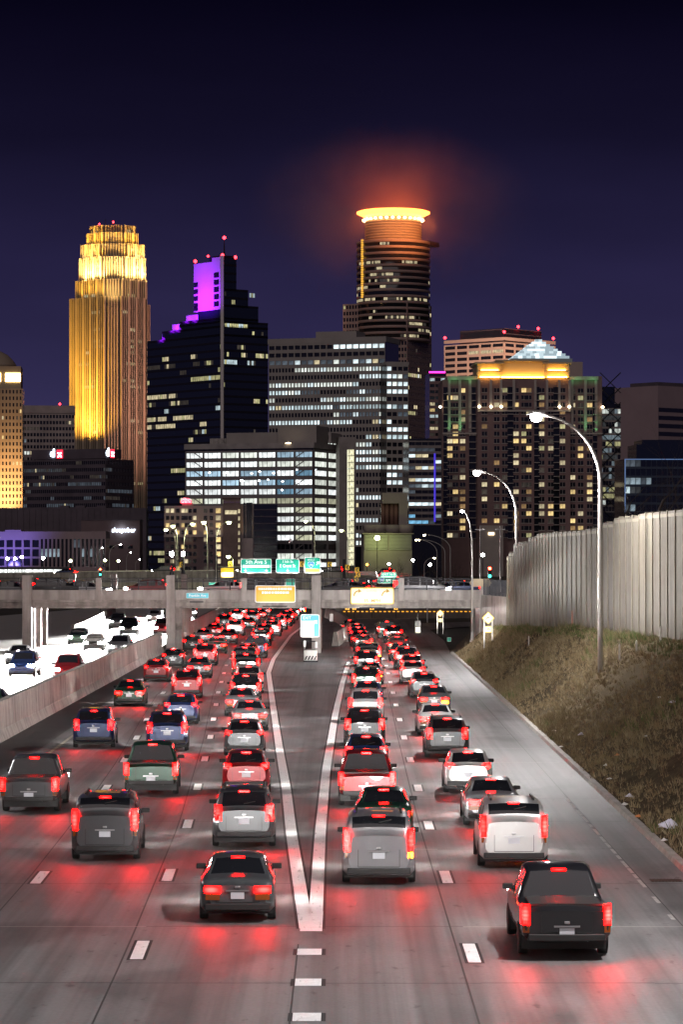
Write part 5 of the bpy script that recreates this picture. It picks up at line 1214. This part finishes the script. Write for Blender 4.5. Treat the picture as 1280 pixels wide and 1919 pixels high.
def tree(k, label, px, pyb, d, sc, rz, z=None):
    p = P(px, pyb, d); t = thing('bare_tree', label, 'tree', (p.x, d, p.z if z is None else z), rz, 'bare winter trees'); t.scale = (sc,)*3
    inst('trunk', tm[k][0], t); inst('crown', tm[k][1], t)
tree(0, 'large bare tree behind the noise wall at the right edge', 1222, 1090, 270, 1.7, 0, 4.5)
tree(1, 'bare tree behind the noise wall between the tall lamp and the large tree', 1160, 1080, 300, 1.35, 1.0, 4.5)
tree(2, 'bare tree half out of the picture at the right edge', 1290, 1080, 280, 1.5, 2.0, 4.5)
for i, (px, d, s, lab) in enumerate(((690, 700, .75, 'dark bare tree below the louvred plant, leftmost'), (722, 740, .85, 'dark bare tree behind the route sign'), (752, 720, .95, 'dark bare tree left of the arched lamps'), (786, 760, 1.1, 'dark bare tree behind the arched lamps'), (820, 740, 1.05, 'dark bare tree right of the arched lamps'), (856, 700, .9, 'dark bare tree before the condominium entrance'), (900, 720, .7, 'dark bare tree before the condominium right of its porch'), (59, 690, .5, 'small pale lit bare tree before the bright hall'), (98, 690, .55, 'small bare tree at the end of the bright hall'))):
    tree(i % 3, lab, px, 1098, d, s, i*1.3, 0)
# ---------------------------------------------------------------- traffic
M_tyre = mat('tyre rubber', (.015, .015, .015), .85); M_rim = mat('alloy rim', (.45, .45, .46), .35, .9); M_cglass = mat('car glass', (.012, .013, .016), .06, spec=.8)
M_trim = mat('black trim', (.018, .018, .018), .6); M_plate = mat('licence plate', (.6, .62, .66), .5)
E_tail = emat('tail lamp', (1, .0006, .0005), 85, sample=True); E_amber = emat('turn signal', (1, .10, .002), 140, sample=True); E_head = emat('headlamp', (1, .97, .92), 140)
def lens(m, hi, lo, rad):
    t = m.node_tree; b = t.nodes['Principled BSDF']; c = t.nodes.new('ShaderNodeTexCoord'); d_ = t.nodes.new('ShaderNodeVectorMath'); d_.operation = 'DISTANCE'; d_.inputs[1].default_value = (.5, .3, .5)
    r = t.nodes.new('ShaderNodeMapRange'); r.interpolation_type = 'SMOOTHSTEP'; r.inputs['From Min'].default_value = .1; r.inputs['From Max'].default_value = rad; r.inputs['To Min'].default_value = hi; r.inputs['To Max'].default_value = lo
    w_ = t.nodes.new('ShaderNodeTexWave'); w_.wave_type = 'BANDS'; w_.bands_direction = 'Z'; w_.inputs['Scale'].default_value = 1.6
    q = t.nodes.new('ShaderNodeMapRange'); q.inputs['To Min'].default_value = .45; u = t.nodes.new('ShaderNodeMath'); u.operation = 'MULTIPLY'
    t.links.new(c.outputs['Generated'], d_.inputs[0]); t.links.new(d_.outputs['Value'], r.inputs[0]); t.links.new(c.outputs['Generated'], w_.inputs['Vector']); t.links.new(w_.outputs['Fac'], q.inputs[0])
    oi = t.nodes.new('ShaderNodeObjectInfo'); orr = t.nodes.new('ShaderNodeMapRange'); orr.inputs['To Min'].default_value = .4; orr.inputs['To Max'].default_value = 1.3; u2 = t.nodes.new('ShaderNodeMath'); u2.operation = 'MULTIPLY'; t.links.new(oi.outputs['Random'], orr.inputs[0])
    t.links.new(r.outputs[0], u.inputs[0]); t.links.new(q.outputs[0], u.inputs[1]); t.links.new(u.outputs[0], u2.inputs[0]); t.links.new(orr.outputs[0], u2.inputs[1]); t.links.new(u2.outputs[0], b.inputs['Emission Strength'])
lens(E_tail, 900, 60, .55)
E_rev = emat('number plate lamp', (1, .9, .7), 1.0)
paints = [('white', (.55, .55, .54)), ('silver', (.27, .275, .285)), ('grey', (.085, .09, .095)), ('black', (.012, .012, .014)), ('dark blue', (.015, .03, .10)), ('dark red', (.22, .012, .016)), ('beige', (.38, .33, .26)), ('dark green', (.015, .05, .03))]
PM = {n: mat('paint '+n, c, .3, .25, coat=.7) for n, c in paints}
def spline(tab, y):
    for i in range(len(tab)-1):
        if tab[i][0] <= y <= tab[i+1][0]: break
    p0, p1, p2, p3 = tab[max(i-1, 0)], tab[i], tab[i+1], tab[min(i+2, len(tab)-1)]
    t = (y-p1[0])/(p2[0]-p1[0]); o = []
    for k in range(1, len(p1)):
        m1 = (p2[k]-p0[k])*(p2[0]-p1[0])/max(p2[0]-p0[0], .01)*.6; m2 = (p3[k]-p1[k])*(p2[0]-p1[0])/max(p3[0]-p1[0], .01)*.6
        o.append((2*t**3-3*t*t+1)*p1[k]+(t**3-2*t*t+t)*m1+(-2*t**3+3*t*t)*p2[k]+(t**3-t*t)*m2)
    return o
# (y, underside, belt, top, half width at belt, half width at top); y runs from tail to nose
TYPES = {
 'sedan': dict(tab=[(-2.36, .45, .82, .88, .70, .58), (-2.30, .32, .93, .99, .83, .70), (-2.1, .25, .97, 1.05, .89, .74), (-1.75, .22, .98, 1.10, .905, .74), (-1.0, .2, .97, 1.41, .91, .60), (-.3, .2, .96, 1.46, .91, .62), (.35, .2, .95, 1.42, .91, .61), (1.1, .2, .94, 1.03, .90, .70), (1.7, .22, .88, .94, .88, .68), (2.15, .25, .76, .82, .82, .62), (2.35, .38, .58, .63, .68, .5)], rear=(-1.72, -1.02), wind=(.40, 1.05), side=(-1.45, .85), pill=(-.95, -.15), wheels=(-1.42, 1.42), tail=(-2.355, .60, .20, .085, .80), plate=(-2.375, .66)),
 'hatchback': dict(tab=[(-2.05, .45, .85, 1.0, .70, .60), (-1.99, .3, .98, 1.12, .84, .70), (-1.85, .25, 1.0, 1.22, .88, .68), (-1.45, .22, 1.0, 1.47, .89, .62), (-.4, .2, .98, 1.52, .895, .64), (.4, .2, .96, 1.46, .89, .62), (1.15, .2, .94, 1.04, .885, .70), (1.6, .22, .88, .94, .86, .66), (1.95, .25, .76, .82, .8, .6), (2.1, .38, .58, .63, .66, .5)], rear=(-1.97, -1.5), wind=(.45, 1.1), side=(-1.5, .9), pill=(-.95, -.1), wheels=(-1.28, 1.3), tail=(-1.98, .68, .12, .17, .95), plate=(-2.065, .70)),
 'suv': dict(tab=[(-2.36, .5, .98, 1.12, .76, .64), (-2.30, .38, 1.1, 1.25, .88, .76), (-2.2, .32, 1.12, 1.34, .93, .74), (-1.9, .28, 1.12, 1.66, .945, .70), (-.6, .27, 1.1, 1.73, .95, .72), (.35, .27, 1.08, 1.67, .945, .70), (1.1, .27, 1.06, 1.18, .94, .76), (1.75, .28, 1.0, 1.07, .92, .74), (2.2, .32, .88, .95, .87, .68), (2.38, .45, .66, .72, .74, .56)], rear=(-2.29, -1.94), wind=(.42, 1.05), side=(-1.95, .85), pill=(-1.1, -.1), wheels=(-1.45, 1.45), tail=(-2.30, .76, .10, .24, 1.06), plate=(-2.375, .82)),
 'van': dict(tab=[(-2.5, .45, .98, 1.3, .80, .70), (-2.45, .32, 1.1, 1.5, .93, .80), (-2.38, .28, 1.12, 1.68, .96, .80), (-2.1, .26, 1.12, 1.80, .97, .80), (-.6, .25, 1.1, 1.84, .975, .80), (.7, .25, 1.08, 1.76, .97, .77), (1.6, .25, 1.05, 1.2, .95, .78), (2.1, .28, .95, 1.02, .92, .74), (2.45, .32, .8, .86, .86, .66), (2.58, .45, .6, .66, .74, .56)], rear=(-2.44, -2.15), wind=(.78, 1.5), side=(-2.1, 1.3), pill=(-1.2, -.1), wheels=(-1.5, 1.55), tail=(-2.45, .84, .08, .30, 1.2), plate=(-2.515, .8)),
 'pickup': dict(tab=[(-2.75, .55, 1.0, 1.05, .90, .84), (-2.70, .45, 1.1, 1.13, .96, .90), (-2.4, .4, 1.12, 1.14, .97, .91), (-.95, .36, 1.12, 1.15, .97, .9), (-.72, .36, 1.12, 1.72, .97, .72), (.1, .36, 1.12, 1.82, .975, .74), (.55, .36, 1.11, 1.76, .97, .72), (1.3, .36, 1.1, 1.22, .965, .8), (2.0, .38, 1.06, 1.14, .95, .8), (2.5, .42, .96, 1.02, .92, .76), (2.7, .5, .75, .8, .82, .66)], rear=(-.93, -.73), wind=(.60, 1.25), side=(-.65, 1.05), pill=(-.1,), wheels=(-1.65, 1.65), tail=(-2.71, .88, .08, .22, .98), plate=(-2.78, .62)),
}
def car_proto(kind):
    T = TYPES[kind]; tab = T['tab']; ys = sorted(set([round(tab[0][0]+(tab[-1][0]-tab[0][0])*i/38, 3) for i in range(39)]+[r[0] for r in tab]+list(T['rear'])+list(T['wind'])+list(T['side'])))
    rings = []
    for y in ys:
        zl, zb, zt, wb, wt = spline(tab, y)
        half = [(wb*.86, zl), (wb*.98, zl+.12), (wb*1.0, (zl+zb)/2), (wb*.99, zb-.08), (wb*.965, zb), (wt+(wb*.965-wt)*.06, zb+(zt-zb)*.90), (wt*.88, zt), (wt*.45, zt+.022), (0, zt+.03)]
        rings.append([(x, y, z) for x, z in half]+[(-x, y, z) for x, z in half[::-1][1:]])
    n = len(rings[0]); body, gs, gr_, gw, gs2 = MB(), MB(), MB(), MB(), MB()
    for q in (body, gs, gr_, gw, gs2): q.v = [v for r in rings for v in r]
    for i in range(len(ys)-1):
        ym = (ys[i]+ys[i+1])/2
        for j in range(n):
            f = (i*n+j, i*n+(j+1) % n, (i+1)*n+(j+1) % n, (i+1)*n+j); tgt = body
            side = j in (4, n-6); topseg = 5 <= j <= n-7
            if side and T['side'][0] < ym < T['side'][1] and not any(abs(ym-p) < .07 for p in T['pill']): tgt = gs if j == 4 else gs2
            elif topseg and j not in (5, n-7) and T['rear'][0] < ym < T['rear'][1]: tgt = gr_
            elif topseg and j not in (5, n-7) and T['wind'][0] < ym < T['wind'][1]: tgt = gw
            tgt.f.append(f); tgt.m.append(0)
    body.f += [tuple(range(n)), tuple(range((len(ys)-1)*n, len(ys)*n))[::-1]]; body.m += [0, 0]
    def clean(mb_, name, m, parent):
        used = sorted({i for f in mb_.f for i in f}); mp_ = {a: b for b, a in enumerate(used)}; q = MB(); q.v = [mb_.v[i] for i in used]; q.f = [tuple(mp_[i] for i in f) for f in mb_.f]; q.m = mb_.m
        o = q.build(name, m, parent, True)
        for p in o.data.polygons:
            if len(p.vertices) > 6: p.use_smooth = False
        return o
    root = bpy.data.objects.new(kind, None); COL.objects.link(root)
    bo = clean(body, 'body', PM['grey'], root); bo.material_slots[0].link = 'OBJECT'
    clean(gs, 'side_window', M_cglass, root); clean(gs2, 'side_window', M_cglass, root); clean(gr_, 'rear_window', M_cglass, root); clean(gw, 'windscreen', M_cglass, root)
    ty, tx, tw, th, tz = T['tail']; zr = tab[0]; L0, L1 = tab[0][0], tab[-1][0]; wmax = max(r[4] for r in tab)
    for s in (-1, 1):
        q = MB().prism([(s*(tx-tw), ty-.07), (s*(tx+tw*.9), ty-.02), (s*(tx+tw+.02), ty+.22), (s*(tx-tw), ty+.1)][::s], tz-th, tz+th); q.build('tail_light', E_tail, root)
        MB().prism([(s*(tx-tw*.9), ty-.055), (s*(tx+tw*.8), ty-.015), (s*(tx+tw), ty+.2), (s*(tx-tw*.9), ty+.1)][::s], tz-th-.16, tz-th-.012).build('turn_signal', MATS['dark amber lens'], root)
        hz = tab[-1][2]+.06; MB().prism([(s*(wmax*.48), L1-.16), (s*(wmax*.94), L1-.38), (s*(wmax*.93), L1-.10), (s*(wmax*.50), L1+.04)][::s], hz-.02, hz+.17).build('headlight', E_head, root)
        my = T['wind'][1]-.12; mz = spline(tab, my)[1]+.09; MB().box(wmax-.09 if s > 0 else -wmax-.15, wmax+.15 if s > 0 else -wmax+.09, my-.06, my+.06, mz-.08, mz+.05).build('door_mirror', M_trim, root, bevel=.02)
    MB().prism([(-wmax*.9, L0+.25), (-wmax*.85, L0-.03), (-wmax*.4, L0-.07), (wmax*.4, L0-.07), (wmax*.85, L0-.03), (wmax*.9, L0+.25)], zr[1]-.13, zr[1]+.02).build('bumper', M_trim, root, bevel=.02)
    py, pz = T['plate']; MB().box(-.16, .16, py-.012, py-.001, pz-.08, pz+.08).build('licence_plate', M_plate, root)
    MB().box(-.28, .28, py-.03, py-.002, pz+.10, pz+.135).build('boot_handle', M_rim, root)
    MB().tube([(.45, L0-.02, zr[1]-.1), (.45, L0+.3, zr[1]-.1)], .04, 8).build('exhaust_pipe', M_rim, root)
    for sx_ in (-1, 1): MB().box(sx_*wmax*.56-.006, sx_*wmax*.56+.006, L0-.012, L0+.01, zr[1]+.05, zr[2]-.02).build('boot_seam', M_trim, root)
    MB().box(-wmax*.56, wmax*.56, L0-.012, L0+.01, zr[1]+.045, zr[1]+.058).build('boot_seam', M_trim, root)
    ry = T['rear'][1]+.02; rz = spline(tab, ry)[2]; MB().box(-.16, .16, ry-.06, ry+.02, rz-.005, rz+.045).build('brake_light', E_tail, root)
    if kind in ('suv', 'hatchback', 'van'):
        a_, b_ = T['rear'][0]+.03, T['rear'][1]-.06; MB().tube([(0, a_-.02, spline(tab, a_)[2]+.05), (.34, a_+(b_-a_)*.25-.02, spline(tab, a_+(b_-a_)*.25)[2]+.05)], .014, 5).build('rear_wiper', M_trim, root)
    MB().box(-.06, .06, py-.03, py-.002, pz+.17, pz+.23).build('badge', M_rim, root, bevel=.015)
    if kind == 'pickup':
        MB().box(-.78, .78, -2.55, -1.05, 1.155, 1.20).build('bed_cover', M_trim, root)
    if kind in ('suv', 'van'):
        for s in (-1, 1): MB().box(s*.60-.025, s*.60+.025, -1.6, .2, spline(tab, -.6)[2]+.0, spline(tab, -.6)[2]+.06).build('roof_rail', M_trim, root)
    if kind == 'sedan': MB().tube([(0, -.95, 1.43), (0, -1.02, 1.50)], [.03, .01], 5).build('roof_aerial', M_trim, root)
    wr = .33 if kind in ('sedan', 'hatchback') else .37
    tyre = MB().lathe([(wr*.62, -.1), (wr*.96, -.1), (wr, -.06), (wr, .06), (wr*.96, .1), (wr*.62, .1)], n=18).mesh('wheel', M_tyre, True); rim = MB().lathe([(.05, .085), (wr*.2, .1), (wr*.6, .09), (wr*.64, .05)], n=12).mesh('rim', M_rim, True)
    for wy in T['wheels']:
        MB().box(-wmax+.06, wmax-.06, wy-wr*1.02, wy+wr*1.02, .16, wr*1.7).build('wheel_arch', M_trim, root)
        for s in (-1, 1):
            o = inst('wheel', tyre, root, (s*(wmax-.10), wy, wr), (0, R(90)*s, 0)); inst('rim', rim, o)
    return root
mat('dark amber lens', (.25, .06, .01), .25)
PROTO = {k: car_proto(k) for k in TYPES}
KIND = {'sedan': 'sedan', 'hatchback': 'hatchback', 'suv': 'off-roader', 'van': 'minivan', 'pickup': 'pickup truck'}
used = {k: False for k in TYPES}
def car(kind, paint, label, x, y, z, rz, group, signal=0, beam=0, pitch=0):
    o = PROTO[kind] if not used[kind] else copy_tree(PROTO[kind])
    o.name = {'suv': 'sport_utility_vehicle', 'van': 'minivan', 'pickup': 'pickup_truck'}.get(kind, kind)
    used[kind] = True
    o.location = (x, y, z); o.rotation_euler = (pitch, 0, rz); tag(o, label, 'car' if kind not in ('pickup', 'van') else ('truck' if kind == 'pickup' else 'van'), group)
    for c in o.children:
        n = c.name.split('.')[0]
        if n == 'body': c.material_slots[0].link = 'OBJECT'; c.material_slots[0].material = PM[paint]
        if n == 'turn_signal':
            c.material_slots[0].link = 'OBJECT'; on = signal and (c.data.vertices[0].co.x*signal > 0); c.material_slots[0].material = E_amber if on else MATS['dark amber lens']
    return o
def beam(o, power, cone=55, reach=22, z=.7):
    L = max(r[0] for r in TYPES['sedan']['tab'])
    return light('headlight_beam', 'SPOT', (0, 2.7, z), power, (1, .97, .94), o, (0, reach, -.2), cone, .8, .25)
rng = random.Random(5)
def mid(a, b, y): return (lane_x(a, y)+lane_x(b, y))/2
RIGHT = [(40, 6.45), (200, 6.7), (300, 6.6), (340, 6.4)]
LEFT3 = [(40, -11.5), (80, -11.7), (110, -12.2), (154, -13.3), (221, -14.2), (300, -14.4), (420, -15)]
lanes = [('the right hand lane', LINE_R, RIGHT, 66, 15.5, 345), ('the lane just right of the wedge', GORE_R+[(300, -.1), (340, -1.0)], LINE_R, 80, 15.0, 345),
         ('the lane just left of the wedge', GORE_L, LINE_L1, 72, 15.5, 430), ('the middle left lane', LINE_L1, LINE_L2, 86, 23, 430), ('the far left lane', LINE_L2, LEFT3, 102, 29, 430)]
kinds_w = ['sedan', 'sedan', 'sedan', 'hatchback', 'hatchback', 'suv', 'suv', 'suv', 'van', 'pickup']; cols_w = ['white', 'silver', 'grey', 'grey', 'black', 'black', 'black', 'dark blue', 'dark red', 'dark red', 'silver', 'dark green', 'grey']
def lx(a, b, y): return mid(a, b, y)
for li, (lname, A, C_, y0, pitch, yend) in enumerate(lanes):
    y = y0; k = 0
    GL = A
    while y < yend and k < 28:
        if li < 2 and y > 330: break
        xa = lx(A, C_, max(y, 70) if li in (1, 2) else y)
        xb = lx(A, C_, (max(y, 70) if li in (1, 2) else y)+4); rz = -math.atan2(xb-xa, 4)
        kd, pt = rng.choice(kinds_w), rng.choice(cols_w)
        sig = 0
        if li in (0, 1) and rng.random() < .6: sig = 1
        elif li == 2 and rng.random() < .3: sig = rng.choice((-1, 1))
        lab = f'{pt} {KIND[kd]}{" signalling right" if sig == 1 else " signalling left" if sig == -1 else ""}, {ORD[k]} car in {lname}'
        o = car(kd, pt, lab, xa+rng.uniform(-.25, .25), y, .012, rz+rng.uniform(-.015, .015), 'cars driving away on the freeway', sig)
        beam(o, 900, 60, 14); k += 1; y += pitch*rng.uniform(.78, 1.3)
# oncoming cars with headlights
lanes2 = [('nearest the barrier', -18.6, 150), ('second from the barrier', -22.2, 140), ('third from the barrier', -25.2, 165)]
for ln, x0, y0 in lanes2:
    y = y0+rng.uniform(0, 6); k = 0
    while y < 435:
        x = x0 - max(0, y-300)*.02 + max(0, y-330)*.03*(1 if x0 < -24 else 0)
        kd, pt = rng.choice(kinds_w), rng.choice(cols_w)
        o = car(kd, pt, f'{pt} {KIND[kd]} with headlights on, {ORD[k]} in the oncoming lane {ln}', x+rng.uniform(-.2, .2), y, .262, math.pi+rng.uniform(-.02, .02), 'oncoming cars')
        beam(o, 420000, 75, 20); k += 1; y += rng.uniform(38, 66)
# cars crossing on the bridge and on the raised road behind
for i, (px, kd, pt, s) in enumerate(((20, 'sedan', 'grey', 1), (110, 'suv', 'black', 1), (160, 'sedan', 'silver', 1), (275, 'hatchback', 'dark red', -1), (420, 'sedan', 'white', -1), (500, 'suv', 'grey', 1), (640, 'sedan', 'black', -1), (790, 'van', 'silver', 1), (850, 'sedan', 'dark blue', -1))):
    yy = BY+(5.0 if s > 0 else 11.5)
    car(kd, pt, f'{pt} {KIND[kd]} crossing the bridge, {["leftmost", "second from left", "third from left", "fourth from left", "fifth from left", "sixth from left", "seventh from left", "second from right", "rightmost"][i]} behind the railing', X(px, yy), yy, ZG+.16, -R(90)*s, 'cars crossing the bridge')
for i, (x, y, z, a) in enumerate(((8.6, 604, 3.72, .15), (6.6, 575, 2.85, .2), (9.2, 618, 4.2, .5), (4, 550, 2.05, .22), (-2, 631, 4.53, 1.4), (-20, 629, 4.7, 1.35), (-38, 624, 4.65, 1.3), (-58, 617, 4.4, 1.25))):
    pt = cols_w[i]; car('sedan' if i % 2 else 'suv', pt, f'far {pt} car on the raised freeway curve, {ORD[i]} along the curve', x, y, z, a, 'cars on the raised freeway')
# bare spare prototypes never used are removed
for k in TYPES:
    if not used[k]:
        for c in list(PROTO[k].children_recursive): bpy.data.objects.remove(c)
        bpy.data.objects.remove(PROTO[k])
# ---------------------------------------------------------------- glowing mist round the halo crown
mc = Vector((X(737, 2024), 2024, Z(400, 2024)))
ms = MB(); prof = [(112*math.cos(R(a)), 68*math.sin(R(a))) for a in range(-88, 89, 11)]; ms.lathe(prof, n=28)
hm = bpy.data.materials.new('crown mist'); hm.use_nodes = True; t_ = hm.node_tree; t_.nodes.clear()
ho = t_.nodes.new('ShaderNodeOutputMaterial'); hv = t_.nodes.new('ShaderNodeVolumePrincipled'); hc = t_.nodes.new('ShaderNodeTexCoord'); hl = t_.nodes.new('ShaderNodeVectorMath'); hl.operation = 'MULTIPLY'
hl.inputs[1].default_value = (1/112, 1/112, 1/68); hn = t_.nodes.new('ShaderNodeVectorMath'); hn.operation = 'LENGTH'; hr = t_.nodes.new('ShaderNodeMapRange'); hr.interpolation_type = 'SMOOTHSTEP'
hr.inputs['From Min'].default_value = .12; hr.inputs['From Max'].default_value = .98; hr.inputs['To Min'].default_value = .0034; hr.inputs['To Max'].default_value = 0
t_.links.new(hc.outputs['Object'], hl.inputs[0]); t_.links.new(hl.outputs[0], hn.inputs[0]); t_.links.new(hn.outputs['Value'], hr.inputs[0]); hq = t_.nodes.new('ShaderNodeTexNoise'); hq.inputs['Scale'].default_value = .022; hq.inputs['Detail'].default_value = 3; t_.links.new(hc.outputs['Object'], hq.inputs['Vector']); hp = t_.nodes.new('ShaderNodeMapRange'); hp.inputs['From Min'].default_value = .32; hp.inputs['From Max'].default_value = .68; hp.inputs['To Min'].default_value = .25; hp.inputs['To Max'].default_value = 1.5; t_.links.new(hq.outputs['Fac'], hp.inputs[0]); hz = t_.nodes.new('ShaderNodeMath'); hz.operation = 'MULTIPLY'; t_.links.new(hr.outputs[0], hz.inputs[0]); t_.links.new(hp.outputs[0], hz.inputs[1]); t_.links.new(hz.outputs[0], hv.inputs['Density'])
hv.inputs['Color'].default_value = (.95, .6, .6, 1); t_.links.new(hv.outputs[0], ho.inputs['Volume'])
mo = ms.build('mist', hm); mo.location = mc
tag(mo, 'thin mist glowing orange around the halo crown', 'mist', kind='stuff')
